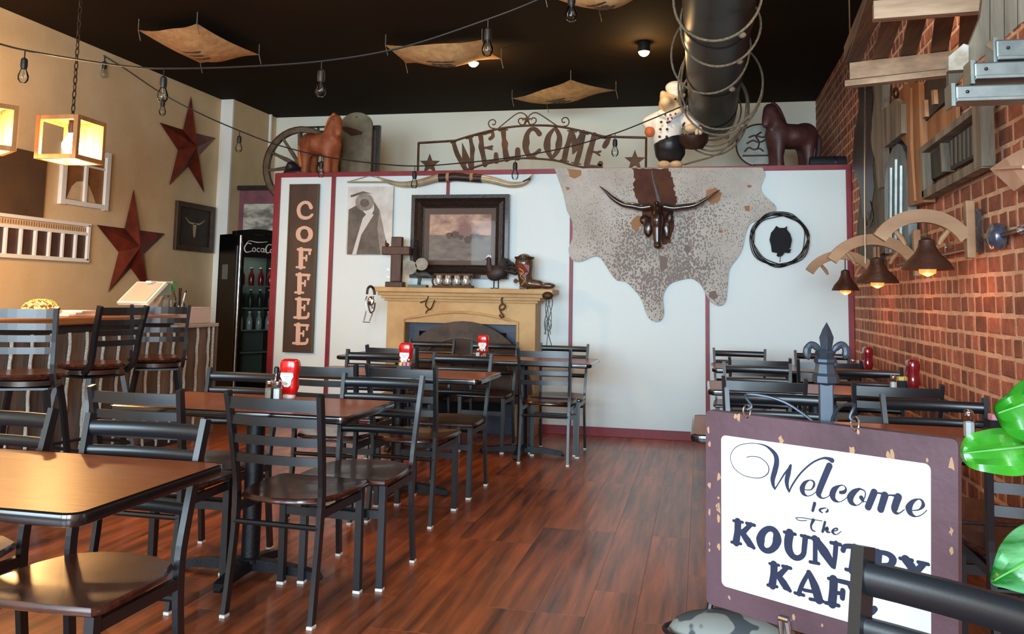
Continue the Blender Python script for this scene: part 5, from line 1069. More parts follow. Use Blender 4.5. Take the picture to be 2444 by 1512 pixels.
# wheel-segment lamps
def wheel_lamp(lab, y, zc, x_tip, lit, s=1.0, r=.115):
    """felloe arc along x, wooden wall bar, hanging tin shade"""
    t = thing('wheel_rim_lamp', lab, 'wall lamp', (XW, y, zc), 0, 'wheel-rim lamps on the brick wall')
    x1 = XW-.065; w_ = x1-x_tip; cx_ = x_tip+w_*.52; R_ = w_*.62; P = []
    for i in range(15):
        a = radians(150-120*i/14); P.append(V((cx_+R_*cos(a), y, zc-R_*.62+R_*sin(a)*.92)))
    k = (x1-.0-P[-1].x); P = [p+V((k*(i/14), 0, 0)) for i, p in enumerate(P)]
    obj('rim_arc', MB().tube(P, 0, w=.045, h=.062*s, up=(0, 0, 1)), M_pine, t)
    obj('wall_bar', MB().box((XW-.045, y, zc+.005), (.04, .05, .27*s), bev=.006), M_pine, t)
    obj('wall_block', MB().box((XW-.012, y, zc), (.03, .035, .2*s)), M_leather, t)
    for i, sg in ((3, 1), (11, -1)):
        p = P[i]; obj('spoke_stub', MB().tube([p-UPZ*.025, p+V((sg*.035, 0, -.07)), p+V((sg*.05, 0, -.1))], [.011, .013, .009], 8), M_pine, t, True)
    q = V((x_tip+w_*.55, y, zc)); zt = P[7].z-.03; zsh = zt-.075*s
    obj('hanging_chain', MB().tube([V((q.x, y, zt)), V((q.x, y, zsh))], .004, 6), M_rustd, t)
    sh = obj('lamp_shade', MB().lathe([(.012, .0), (r*.3, -.01), (r*.34, -.04), (r*.5, -.075), (r*.82, -.112), (r*.97, -.14), (r, -.15), (r*.97, -.148), (r*.8, -.12), (r*.45, -.082), (r*.28, -.055), (.01, -.035)], 26, (q.x, y, zsh), cap=False), mat('rusty brown enamel', C(84, 50, 36), .45, .3, C(62, 36, 26), 12, bump=.2, bs=80), t, True)
    obj('bulb', MB().lathe([(.01, -.06), (.025, -.09), (.04, -.13), (.036, -.165), (.006, -.18)], 16, (q.x, y, zsh)), mat('amber lit bulb', C(255, 130, 50), .4, emit=lit, ecol=(1, .30, .07, 1)), t, True)
    l = light('lamp_glow', 'POINT', (0, 0, 0), 1.6, (1, .34, .12), .03); l.parent = t; l.location = V((q.x, y, zsh-.2))-t.location
    return t
wheel_lamp('nearest wooden wheel-rim lamp on the brick wall, its shade glowing orange', 4.3, 1.585, .835, 1.3)
wheel_lamp('second wooden wheel-rim lamp on the brick wall, between the other two', 5.3, 1.53, .765, .5, 1, .12)
wheel_lamp('farthest wooden wheel-rim lamp, its chain-hung shade before the white panel', 6.45, 1.50, .775, .6, 1, .095)
# conduit with round cap
t = thing('wall_conduit', 'thin metal conduit with a round shiny cap on the brick wall', 'conduit', (XW, 4.0, 1.53))
obj('pipe', MB().tube([(XW-.02, 3.1, 1.56), (XW-.02, 4.15, 1.53)], .011, 8).tube([(XW-.02, 4.4, 1.505), (XW-.02, 5.9, 1.49)], .009, 8), mat('conduit brown', C(74, 56, 46), .4, .5), t, True)
obj('round_cap', MB().lathe([(.0, .06), (.03, .058), (.055, .045), (.06, .02), (.05, .0)], 22, (XW, 4.0, 1.535), (-1, 0, 0)), mat('blue grey metal', C(112, 126, 150), .25, .8), t, True)
for y in (3.72, 3.6, 4.75): obj('pipe_clip', MB().lathe([(.016, -.012), (.018, 0), (.016, .012)], 10, (XW-.02, y, 1.542), (0, 1, 0)), M_chrome, t, True)
# barn finds
pts = [(2155, 200), (2192, 196), (2196, 330), (2205, 482), (2168, 492), (2165, 350), (2150, 330)]
t = thing('rough_post', 'rough orange-brown wooden post fixed upright to the brick wall', 'post', mid(pts)); obj('post', wplate(pts, XW-.06, .06), M_orangewood, t)
obj('raised_grain', MB().tube([RX(2176, 210, XW-.062), RX(2178, 350, XW-.064), RX(2186, 480, XW-.062)], [.012, .016, .01], 6), M_orangewood, t)
pts = [(2112, 605), (2111, 440), (2115, 400), (2122, 372), (2131, 352), (2142, 342), (2152, 346), (2159, 362), (2164, 390), (2166, 430), (2168, 560), (2168, 600)]
t = thing('galvanised_tub', 'tall grey galvanised metal trough hung upright on the brick wall', 'tub', mid(pts)); obj('trough', wplate(pts, XW-.05, .05), M_galv, t)
for a, b in ((2128, 400), (2140, 380), (2152, 395)): obj('rib', MB().tube([RX(a, b, XW-.056), RX(a-1, 600, XW-.056)], .018, 8), M_galv, t, True)
pts = [(2104, 264), (2138, 236), (2150, 248), (2152, 318), (2110, 352), (2102, 330)]
t = thing('wooden_shield', 'weathered grey wooden block plaque left of the orange post', 'plaque', mid(pts)); obj('block', wplate(pts, XW-.09, .09), M_greywood, t); obj('iron_ring', MB().tube([RX(2138+5*cos(a), 222+12*sin(a), XW-.05) for a in [2*pi*i/12 for i in range(12)]], .008, 6, True), M_rustd, t)
pts = [(2084, 195), (2106, 193), (2102, 300), (2108, 400), (2108, 445), (2096, 450), (2090, 400), (2078, 330), (2086, 250)]
t = thing('split_board', 'ragged split grey board hung between leather and plaque', 'board', mid(pts)); obj('board', wplate(jag(pts, 3, 1.5), XW-.05, .05), M_greywood, t)
pts = [(2048, 205), (2084, 200), (2080, 262), (2090, 330), (2082, 400), (2086, 450), (2076, 522), (2060, 520), (2050, 440), (2034, 400), (2038, 320), (2050, 260)]
t = thing('leather_chaps', 'long dark brown leather piece hanging on the brick wall near the corner', 'leather', mid(pts)); obj('leather', wplate(jag(pts, 3, 1.2), XW-.035, .02), M_leather, t)
obj('hanging_thong', MB().tube(sm([RX(2064, 505, XW-.05), RX(2070, 540, XW-.05), RX(2084, 520, XW-.05), RX(2078, 480, XW-.05)], 4), .006, 6), M_leather, t, True)
pts = [(2066, 330), (2110, 320), (2112, 600), (2052, 640), (2044, 560)]
t = thing('weathered_panel', 'tall dull grey-green wooden panel behind the leather on the brick wall', 'panel', mid(pts)); obj('panel', wplate(pts, XW-.03, .02), mat('dull grey green board', C(112, 104, 84), .8, 0, C(70, 62, 50), 10, (1, 1, .15), bump=.4, bs=50), t)
t = thing('light_pull', 'thin shiny metal rod hanging down in front of the farther lamps', 'rod', tuple(PY(2065, 480, 5.2)))
_q = PY(2064, 180, 5.2)
obj('rod', MB().tube([V((_q.x, _q.y, ZC)), PY(2064, 180, 5.2), PY(2064, 480, 5.2), PY(2066, 628, 5.2)], .005, 6), M_chrome, t)
pts = [(2180, 162), (2266, 158), (2266, 230), (2192, 306), (2186, 250)]
t = thing('dark_board_sign', 'dark board sign with pale striped corner, above the framed panel', 'sign', mid(pts)); obj('board', wplate(pts, XW-.03, .03), mat('dark board', C(66, 54, 46), .7, 0, C(48, 40, 36), 10), t)
obj('pale_patch', wplate([(2188, 178), (2222, 172), (2192, 222)], XW-.033, .003), mat('pale patch', C(188, 164, 158), .7), t)
for k in range(5): obj('dark_mark', wplate([(2190+6*k, 182-k), (2192+6*k, 182-k), (2192+6*k, 208-6*k), (2190+6*k, 210-6*k)], XW-.0345, .002), M_dkframe, t)
for q in (((2200, 240), (2206, 238), (2208, 278), (2202, 282)), ((2222, 216), (2228, 214), (2230, 248), (2224, 250))): obj('wooden_strip', wplate(q, XW-.05, .02), M_pine, t)
pts = [(2196, 310), (2262, 255), (2266, 330), (2198, 350)]
t = thing('pine_backboard', 'yellow pine board peeking out above the grey framed panel', 'board', mid(pts)); obj('board', wplate([(2194, 300), (2280, 232), (2282, 300), (2200, 362)], XW-.02, .02), M_orangewood, t)
pts = [(2200, 362), (2330, 250), (2360, 248), (2362, 400), (2215, 472), (2204, 470)]
t = thing('framed_slate', 'grey wooden frame holding dark slate panels, on the brick wall', 'frame', mid(pts))
def bar(a, b, w_, x=XW-.05, nm='frame_bar', m=M_greywood): return obj(nm, MB().tube([RX(*a, x), RX(*b, x)], 0, w=.05, h=w_, up=(0, 0, 1)), m, t)
bar((2204, 362), (2352, 250), .035); bar((2212, 466), (2356, 388), .045)
obj('frame_bar', MB().tube([RX(2208, 358, XW-.05), RX(2213, 470, XW-.05)], 0, w=.05, h=.05, up=(0, 1, 0)), M_greywood, t)
obj('frame_bar', MB().tube([RX(2345, 246, XW-.05), RX(2350, 400, XW-.05)], 0, w=.055, h=.11, up=(0, 1, 0)), M_greywood, t)
obj('upper_ledge', wplate([(2214, 352), (2328, 262), (2328, 285), (2216, 370)], XW-.03, .02), M_greywood, t)
M_sl = mat('slate', C(66, 64, 56), .7, 0, C(46, 46, 42), 8); M_slm = mat('slate mark', C(112, 106, 94), .8)
obj('slate_panel', wplate([(2212, 372), (2256, 342), (2260, 410), (2216, 432)], XW-.03, .02), M_sl, t); p2 = obj('slate_panel', wplate([(2262, 338), (2330, 290), (2332, 372), (2266, 408)], XW-.03, .02), M_sl, t)
obj('divider_bar', MB().tube([RX(2259, 342, XW-.04), RX(2263, 410, XW-.04)], 0, w=.06, h=.02, up=(0, 1, 0)), M_greywood, t)
for k in range(6): obj('faint_column', wplate([(2268+10*k, 336-7*k), (2272+10*k, 333-7*k), (2273+10*k, 394-5*k), (2269+10*k, 396-5*k)], XW-.032, .002), M_slm, p2)
# slatted crate hung overhead (real pallet under the ceiling), lit from above
t = thing('hanging_pallet', 'weathered slatted wooden pallet hung overhead beside the brick wall', 'pallet', (.98, 4.0, 2.4))
z = 2.42
A, B_, C_, D_2 = PZ(2030, 172, z), PZ(2330, 138, z), PZ(2084, 28, z), PZ(2338, 8, z)
obj('far_beam', MB().tube([A, B_], 0, w=.05, h=.085, up=(0, 0, 1)), M_greywoodx, t); obj('near_beam', MB().tube([C_, D_2+V((.04, 0, 0))], 0, w=.05, h=.075, up=(0, 0, 1)), M_greywoodx, t)
obj('far_lower_beam', MB().tube([A+V((-.02, .02, -.06)), B_+V((-.05, .02, -.06))], 0, w=.06, h=.03, up=(0, 0, 1)), M_greywoodx, t)
for u0, u1, u2 in ((.03, .03, .07), (.25, .25, .075), (.48, .48, .07), (.72, .72, .075), (.95, .95, .09)):
    a = A+(B_-A)*u0; c = C_+(D_2-C_)*u1; dd = (c-a).normalized(); obj('slat', MB().tube([a-dd*.03+UPZ*.055, c+dd*.45+UPZ*.055], 0, w=.018, h=u2, up=(1, 0, 0)), M_greywoody, t)
obj('edge_board', MB().tube([A+V((-.02, 0, .1)), C_+V((-.015, -.4, .1))], 0, w=.07, h=.02, up=(1, 0, 0)), M_greywoody, t)
for p in (A, B_, C_, D_2): obj('hanger_wire', MB().tube([p+UPZ*.03, V((p.x, p.y, ZC))], .004, 5), M_rustd, t)
p = PZ(2150, 75, 3.42); light('spot_over_pallet', 'POINT', (1.0, 4.35, 3.2), 16, (1, .72, .42), .06)
t = thing('ceiling_globe', 'bright round ceiling globe seen through the pallet slats', 'ceiling light', (1.02, 4.45, ZC))
obj('globe', MB().ell((1.0, 4.5, ZC-.09), (.28, .34, .08)), mat('lit globe', C(255, 250, 240), .4, emit=5, ecol=(1, .93, .82, 1)), t, True); obj('collar', MB().lathe([(.06, 0), (.06, -.03), (.05, -.03)], 18, (1.02, 4.45, ZC)), M_white, t)
# galvanised stepped shelf with stringer board
t = thing('galvanised_step_shelf', 'three stepped galvanised metal treads with pale boards, top right corner', 'shelf', (1.0, 3.0, 1.95))
def tread(px0, zt, zb, y, nm='tread'):
    a = PY(px0, 240, y); x0_ = a.x; L_ = XW-.02-x0_; o = obj(nm, MB().box((x0_+L_/2, y+.03, (zt+zb)/2), (L_, .08, zt-zb), bev=.006), M_galv, t)
    obj('lip', MB().box((x0_+L_/2, y-.012, zb+.006), (L_, .024, .012), bev=.002), M_galv, o)
    obj('bolt', MB().ell((x0_+.035, y-.012, (zt+zb)/2+.005), (.006, .004, .006), 8), M_navy, o)
for px0, pt, pb in ((2280, 205, 245), (2326, 150, 192), (2380, 96, 146)):
    zt, zb = PY(px0, pt, 3.0).z, PY(px0, pb, 3.0).z; tread(px0, zt, zb, 3.0)
    obj('end_cheek', MB().box((PY(px0-5, pt, 3.0).x, 3.04, (zt+zb)/2), (.012, .08, zt-zb+.02)), M_galv, t)
yb = 3.24
def brd(pts, nm='stringer_board'): return obj(nm, MB().plate([PY(a, b, yb) for a, b in pts], .03, (0, 1, 0)), M_greywood, t)
for k, P_ in enumerate(([(2264, 165), (2310, 112), (2312, 160), (2278, 208), (2264, 206)], [(2311, 111), (2340, 40), (2346, -12), (2362, -12), (2362, 122), (2313, 160)], [(2364, -12), (2396, -12), (2396, 92), (2364, 120)], [(2398, -12), (2428, -12), (2428, 62), (2398, 90)], [(2430, -12), (2470, -12), (2470, 34), (2430, 60)])): brd(P_)
obj('painted_end_block', MB().plate([PY(a, b, yb-.04) for a, b in ((2264, 135), (2300, 104), (2312, 108), (2312, 165), (2264, 168))], .03, (0, 1, 0)), mat('flaking white paint', C(206, 200, 186), .7, 0, C(150, 132, 110), 9), t)
# pale paper lamp shade at the frame edge
P0 = [(2365, 405), (2444, 352), (2520, 400), (2480, 500), (2425, 455)]
t = thing('folded_cloth', 'pale peach folded cloth shape on the brick wall, cut by right edge', 'cloth', (XW-.05, 3.8, 1.75))
obj('cloth', MB().plate([PX(a, b, XW-.05-.02*(i % 2)) for i, (a, b) in enumerate([(2362, 403), (2400, 376), (2444, 352), (2520, 360), (2520, 470), (2444, 440), (2420, 456)])], .03, (1, 0, 0)), mat('peach cloth', C(226, 188, 160), .8, 0, C(206, 164, 136), 6), t)
obj('fold_ridge', MB().tube([PX(2366, 404, XW-.075), PX(2444, 398, XW-.08)], [.003, .008], 6), mat('peach cloth', C(226, 188, 160)), t, True)

# ================================================================== hanging sign on its stand
TL, TR, BL = V((.010, 2.076, .982)), V((.470, 1.762, .988)), V((.010, 2.121, .530))
ex = (TR-TL).normalized(); ey0 = (TL-BL); ey = ey0.normalized(); en = ex.cross(ey).normalized()     # en points to the viewer
if en.dot(EYE-TL) < 0: en = -en
SW, SH = (TR-TL).length, ey0.length
t = thing('welcome_cafe_sign', 'purple-brown framed white wooden sign hanging on the finial stand, lettered in navy', 'sign', tuple(BL))
def SP(u, v2, o=0): return TL+ex*u-ey*v2+en*o
def quad(u0, v0, u1, v1, o, t_, rr=0, n=5):
    if not rr: P = [SP(u0, v0, o), SP(u1, v0, o), SP(u1, v1, o), SP(u0, v1, o)]
    else:
        P = []
        for cx_, cy_, a0 in ((u1-rr, v0+rr, -90), (u1-rr, v1-rr, 0), (u0+rr, v1-rr, 90), (u0+rr, v0+rr, 180)):
            for k in range(n+1): a = radians(a0+90*k/n); P.append(SP(cx_+rr*cos(a), cy_+rr*sin(a), o))
    return MB().plate(P, t_, -en)
M_sf = mat('purple brown paint', C(100, 74, 82), .45, 0, C(78, 58, 64), 5, bump=.15, bs=40, coat=.15, band=(.3, .7))
obj('board', quad(0, 0, SW, SH, 0, .018, .012), M_sf, t)
i0 = PN(1722, 1037, TL, en); i1 = PN(2222, 1115, TL, en); i2 = PN(1738, 1400, TL, en)
def UV(p): d = p-TL; g = -ex.dot(ey); da, db = d.dot(ex), -d.dot(ey); return ((da-g*db)/(1-g*g), (db-g*da)/(1-g*g))
u0, v0 = UV(i0); u1 = UV(i1)[0]; v1 = UV(i2)[1]
obj('white_face', quad(u0, v0, u1, v1, .0015, .001, .012), mat('sign white', C(226, 226, 228), .45, 0, C(216, 214, 212), 8), t)
M_chip = mat('chipped paint tan', C(170, 132, 100), .7)
for k in range(34):
    ed = k % 3; u = random.choice((.01, SW-.012)) if ed == 0 else random.uniform(0, SW); v2 = random.uniform(0, SH) if ed == 0 else random.choice((.006, v0-.006, SH-.03))
    if ed == 1 and k % 2: u = u0-.008; v2 = random.uniform(.1, SH-.1)
    c = SP(min(max(u, .008), SW-.008), min(max(v2, .008), SH-.008), .0008); n_ = random.randint(6, 9); r = random.uniform(.003, .011)
    obj('paint_chip', MB().plate([c+(ex*cos(2*pi*i/n_)*r*random.uniform(.3, .9)+ey*sin(2*pi*i/n_)*r*random.uniform(.5, 1.6)) for i in range(n_)], .0006, -en), M_chip, t)
def SM(ox, oy, sc): return lambda x, y: PN(ox+x/sc, oy+y/sc, TL+en*.0016, en)
def lw(sc): return 2.12/FP/sc
W5, W6, W7 = SM(1700, 1030, 7.56), SM(1920, 1080, 6.873), SM(1720, 1220, 4.611)
S5 = [([(620, 458), (720, 440), (860, 465), (970, 550), (1020, 650), (1000, 750), (900, 820), (760, 830), (560, 780), (400, 660), (330, 500), (350, 370), (450, 260), (620, 210), (800, 210), (960, 250), (1080, 340), (1150, 440), (1160, 560), (1130, 700), (1090, 850), (1100, 960), (1130, 1035)], [10, 10, 14, 16, 18, 18, 14, 12, 12, 14, 12, 8, 7, 9, 12, 28, 62, 84, 88, 90, 82, 58, 24]),
      ([(1130, 1030), (1200, 920), (1300, 760), (1425, 595)], [22, 20, 28, 22]), ([(1415, 605), (1375, 740), (1345, 880), (1358, 1000), (1388, 1085)], [40, 78, 74, 52, 20]),
      ([(1388, 1082), (1450, 950), (1600, 740), (1800, 560), (1980, 478), (2080, 478), (2160, 512)], [22, 26, 26, 26, 28, 46, 78]),
      ([(1670, 1042), (1780, 1042), (1838, 965), (1828, 895), (1760, 868), (1670, 920), (1625, 1020), (1645, 1105), (1720, 1155), (1810, 1130), (1872, 1082)], [10, 16, 36, 30, 14, 54, 84, 66, 14, 8, 8]),
      ([(2118, 608), (2035, 800), (1935, 1050), (1925, 1130), (1980, 1192), (2060, 1182), (2120, 1142)], [96, 96, 92, 80, 24, 12, 10])]
S6 = [([(592, 650), (650, 642), (682, 590), (645, 538), (575, 538), (492, 600), (458, 690), (488, 768), (570, 805), (650, 770), (705, 720)], [46, 50, 26, 12, 22, 74, 88, 62, 12, 8, 8]),
      ([(905, 588), (815, 640), (752, 730), (772, 815), (860, 860), (950, 800), (998, 700), (985, 622), (905, 588)], [26, 72, 92, 72, 12, 10, 16, 16, 26]), ([(935, 735), (960, 790)], [62, 36]), ([(960, 795), (1015, 803)], [10, 10]),
      ([(1148, 640), (1045, 890)], [88, 86]), ([(1170, 655), (1250, 662), (1325, 690)], [20, 22, 60]), ([(1325, 690), (1252, 928)], [92, 86]), ([(1350, 695), (1440, 692), (1525, 712)], [18, 20, 50]), ([(1545, 715), (1483, 900), (1500, 975), (1562, 985), (1645, 925)], [92, 86, 50, 14, 10]),
      ([(1760, 945), (1878, 932), (1948, 862), (1928, 785), (1868, 757), (1775, 800), (1712, 900), (1742, 995), (1830, 1045), (1930, 1010), (2008, 942)], [10, 18, 46, 32, 14, 50, 88, 66, 14, 8, 5]),
      ([(168, 828), (135, 948)], [48, 40]), ([(355, 902), (280, 915), (250, 945), (300, 985)], [10, 26, 34, 12]), ([(378, 915), (385, 945), (362, 968)], [10, 28, 28]),
      ([(-140, 1062), (-40, 1062), (100, 1085), (290, 1115)], [10, 8, 8, 6]), ([(-140, 1062), (-90, 1105), (40, 1108)], [8, 6, 5]), ([(150, 1098), (112, 1190), (130, 1262), (182, 1285)], [46, 28, 22, 10]),
      ([(342, 1130), (302, 1290)], [32, 34]), ([(310, 1275), (385, 1222), (372, 1285), (425, 1300)], [20, 36, 36, 14]), ([(450, 1285), (528, 1272), (540, 1242), (490, 1245), (462, 1300), (520, 1340), (602, 1288)], [8, 18, 24, 20, 46, 12, 5])]
def Kk(x, y): return [([(x+190, y+112), (x+185, y+230), (x+168, y+340)], [78, 74, 80]), ([(x+142, y+100), (x+242, y+118)], 30), ([(x+122, y+336), (x+222, y+354)], 32), ([(x+240, y+235), (x+290, y+185), (x+335, y+140)], [60, 48, 44]), ([(x+287, y+128), (x+374, y+150)], 34), ([(x+235, y+225), (x+300, y+320), (x+365, y+395)], [60, 80, 40]), ([(x+310, y+360), (x+372, y+396)], [50, 30])]
def serif(x0, y0, x1, y1, w_=32): return ([(x0, y0), (x1, y1)], w_)
KOU = Kk(0, 0)+[([(533+92*cos(a)-12*sin(a), 308+122*sin(a)) for a in [2*pi*i/16 for i in range(16)]], [92-38*abs(sin(2*pi*i/16)) for i in range(16)], True)] + \
  [([(765, 235), (748, 330), (755, 420), (800, 490), (860, 508), (912, 470), (925, 390), (935, 280)], [84, 84, 82, 62, 50, 48, 52, 54]), serif(700, 225, 822, 250), serif(888, 264, 980, 286)] + \
  [([(1042, 300), (1040, 555)], [46, 46]), ([(1040, 300), (1140, 440), (1235, 590)], [70, 96, 62]), ([(1272, 345), (1262, 470), (1250, 615)], [44, 46, 30]), serif(1008, 292, 1078, 302, 34), serif(988, 552, 1082, 570, 32), serif(1218, 340, 1320, 362, 34)] + \
  [([(1350, 425), (1375, 380), (1480, 385), (1600, 410), (1625, 450)], [46, 44, 46, 44, 40]), ([(1480, 400), (1470, 520), (1450, 655)], [78, 76, 78]), serif(1380, 636, 1520, 668, 34)] + \
  [([(1732, 455), (1722, 580), (1702, 710)], [76, 72, 76]), ([(1690, 438), (1830, 462), (1895, 520), (1860, 590), (1740, 585)], [34, 46, 70, 50, 34]), ([(1800, 600), (1860, 690), (1930, 745)], [50, 70, 40]), serif(1655, 440, 1760, 458, 30), serif(1660, 705, 1760, 728, 30)] + \
  [([(2040, 525), (2110, 620), (2120, 690), (2105, 800)], [76, 80, 76, 76]), ([(2232, 575), (2150, 670)], [50, 50]), serif(1975, 515, 2108, 536), serif(2175, 556, 2284, 580), serif(2055, 795, 2165, 815, 30)]
KAF = Kk(398, 472)+[([(965, 680), (900, 800), (862, 905)], [36, 42, 44]), ([(975, 668), (1040, 820), (1082, 965)], [50, 84, 86]), ([(915, 862), (1030, 885)], 34), serif(818, 895, 915, 920), serif(985, 962, 1128, 988)] + \
  [([(1245, 745), (1240, 880), (1225, 1015)], [80, 78, 82]), ([(1190, 735), (1320, 765), (1420, 790)], [32, 42, 44]), ([(1418, 795), (1442, 860)], [50, 40]), ([(1240, 885), (1330, 900)], 36), ([(1348, 868), (1342, 950)], [48, 46]), serif(1158, 1000, 1302, 1032, 34)] + \
  [([(1560, 825), (1552, 960), (1535, 1085)], [80, 78, 82]), ([(1505, 815), (1650, 850), (1700, 870)], [32, 42, 44]), ([(1700, 870), (1700, 915)], [46, 44]), ([(1560, 960), (1630, 972)], 34), ([(1650, 940), (1642, 1010)], 44), ([(1490, 1082), (1640, 1115), (1700, 1065)], [32, 46, 50])]
tx = obj('script_lettering', strokes(MB(), S5, W5, en, .0008, lw(7.56), 4), M_blue, t); obj('script_lettering', strokes(MB(), S6, W6, en, .0008, lw(6.873), 4), M_blue, t)
obj('block_lettering', strokes(MB(), KOU, W7, en, .0008, lw(4.611), 4), M_blue, t); obj('block_lettering', strokes(MB(), KAF, W7, en, .0008, lw(4.611), 4), M_blue, t)
# the stand
PXs = V((.265, 1.975, 0))
t = thing('finial_sign_stand', 'dark iron floor stand with a fleur-de-lis finial rising behind the sign', 'stand', tuple(PXs))
M_st = mat('stand iron', C(58, 66, 76), .4, .5)
obj('post', MB().box((PXs.x, PXs.y, .575), (.028, .028, 1.03), bev=.002), M_st, t)
obj('base', MB().lathe([(.17, 0), (.17, .012), (.12, .03), (.04, .05), (.025, .07)], 24, PXs), M_st, t, True)
fz = lambda px, py, o=0: PY(px, py, PXs.y+o); zc0 = fz(1972, 905).z
fn = obj('collar', MB().lathe([(.016, 0), (.028, .006), (.028, .02), (.024, .026), (.02, .045), (.024, .05), (.024, .056), (.017, .062), (.022, .07), (.017, .076)], 8, (PXs.x, PXs.y, fz(1972, 918).z)), M_st, t)
FL = [(1973, 768), (1982, 785), (1990, 805), (1986, 830), (1979, 850), (1976, 880), (1969, 880), (1966, 850), (1959, 830), (1955, 805), (1963, 785)]
b_ = MB(); F_ = [fz(a, b) for a, b in FL]; cc = sum(F_, V())/len(F_)
front = [cc+V((0, -.014, .02)), cc+V((0, .014, .02))]; n_ = len(F_)
obj('finial_blade', b_.add(F_+front, [(i, (i+1) % n_, n_) for i in range(n_)]+[((i+1) % n_, i, n_+1) for i in range(n_)]), M_st, fn)
for s_ in (-1, 1):
    P = [fz(1973+s_*x, y) for x, y in ((6, 880), (10, 850), (22, 830), (36, 822), (46, 832), (46, 846), (38, 850))]
    obj('finial_petal', MB().tube(sm(P, 4), [.0055]*8+[.0075]*8+[.0085]*8+[.005], 8), M_st, fn, True)
    obj('leaf_skirt', MB().tube(sm([fz(1973, 862), fz(1973+s_*16, 868), fz(1973+s_*22, 878)], 4), [.009]*6+[.007, .005, .003], 7), M_st, fn, True)
hz = .998
for s_, pxh in ((-1, 1832), (1, 2088)):
    top_ = TL+ex*(.11 if s_ < 0 else .36)
    arm = [V((PXs.x, PXs.y, .96)), PXs*1+(top_-PXs)*.5+V((0, .02, 0)), top_+V((0, .01, .045)), top_+V((-.01*s_, 0, .02)), top_+V((0, 0, .012))]
    arm[1].z = 1.015; obj('side_arm', MB().tube(sm(arm, 5), .0035, 7), M_st, t, True)
    obj('chain_link', MB().tube([top_+V((.008*cos(a), 0, .008+.014*sin(a))) for a in [2*pi*i/12 for i in range(12)]], .0022, 6, True), M_chrome, t, True)
c = PN(1862, 1478, TL+en*.006, en)
obj('lower_clip', MB().tube([c+ex*.0-ey*.0, c-ey*.05+ex*.004], [.006, .004], 8).tube([c+ex*.018, c+ex*.026-ey*.05], [.006, .004], 8).tube([c-ex*.002+ey*.004, c+ex*.02+ey*.004], .006, 8), M_chrome, t, True)
obj('lower_arm', MB().tube(sm([PXs+V((0, 0, .44)), PXs+V((-.1, .02, .46)), c-ey*.05-en*.03], 5), .006, 7), M_st, t, True)
# patterned bag behind the sign's lower edge
c = V((.075, 2.26, 0)); t = thing('patterned_bag', 'grey and white leaf-patterned fabric bag on the floor below the sign', 'bag', tuple(c))
M_bag = mat('leaf pattern fabric', C(128, 130, 124), .85, 0, C(62, 66, 70), 17, band=(.50, .53), detail=1.2)
zt_ = PY(1700, 1478, 2.2).z
organic('bag_body', [('e', (c.x-.05, c.y, .2), (.12, .1, .2)), ('e', (c.x+.05, c.y, .2), (.13, .1, .2)), ('e', (c.x, c.y, zt_-.05), (.165, .09, .055)), ('e', (c.x, c.y, .06), (.17, .11, .06))], .014, M_bag, t)
obj('piping', MB().tube([V((c.x+.168*cos(a), c.y-.02+.085*sin(a), zt_-.045)) for a in [2*pi*i/26 for i in range(26)]], .006, 6, True), M_navy, t, True)
obj('handle', MB().tube(sm([(c.x-.06, c.y+.02, zt_-.02), (c.x-.04, c.y+.03, zt_+.03), (c.x+.05, c.y+.03, zt_+.03), (c.x+.07, c.y+.02, zt_-.02)], 5), .008, 7), M_navy, t, True)
# ================================================================== plant at the right edge
def leaf_mat():
    m = mat('pothos leaf', C(26, 104, 18), .4, 0, C(58, 140, 30), 5, (1, 1, 1), bump=.15, bs=40, coat=.3, band=(.4, .62)); return m
def leaf(px_pts, base, tip, y0, nm='leaf', bend=.02, m=None, par=None):
    """outline through photo points at depth y0, cupped along its midrib"""
    P, _ = catmull([PY(a, b, y0) for a, b in px_pts], [0]*len(px_pts), 4, True); b0, b1 = PY(*base, y0), PY(*tip, y0); ax = (b1-b0); L_ = ax.length; ax.normalize()
    mid_ = [b0+(b1-b0)*(i/8) for i in range(9)]; vs = []; n = len(P)
    for p in P: d = p-b0; u = d.dot(ax); lat_ = (d-ax*u).length; vs.append(p+V((0, -bend*min(1, lat_/.06)-.01*sin(u*40), 0)))
    for s2 in (.66, .33): 
        for p in P: d = p-b0; u = min(max(d.dot(ax), 0), L_); q = b0+ax*u; r = q+(p-q)*s2; vs.append(r+V((0, -bend*min(1, (p-q).length*s2/.06)-.006*sin(u*60+s2*9), 0)))
    for p in P: d = p-b0; u = min(max(d.dot(ax), 0), L_); vs.append(b0+ax*u)
    f = [(k*n+j, (k+1)*n+j, (k+1)*n+(j+1) % n, k*n+(j+1) % n) for k in range(3) for j in range(n)]
    mb = MB().add(vs, f); nn = len(mb.v); mb.add([q+V((0, .0012, 0)) for q in mb.v[:nn]], [tuple(q)[::-1] for q in f])
    o = obj(nm, mb, m or leaf_mat(), par, True)
    obj('midrib', MB().tube([q+V((0, -.002, 0)) for q in mid_], [.0022]*6+[.0012]*3, 6), mat('leaf rib', C(70, 140, 56), .5), o, True); return o
plant = thing('pothos_plant', 'bright green variegated pothos leaves hanging in at the right edge', 'plant', (PY(2580, 1300, 1.15).x+.14, PY(2580, 1300, 1.15).y, 0))
b_ = V((.47, 1.12, 0)); 
LM2 = mat('pothos leaf pale', C(30, 112, 16), .4, 0, C(120, 168, 78), 4, (1, 1, 3.5), coat=.1, band=(.5, .68))
LM3 = mat('pothos leaf blue', C(18, 86, 24), .4, 0, C(96, 160, 108), 5, (1, 1, 4), coat=.1, band=(.48, .66))
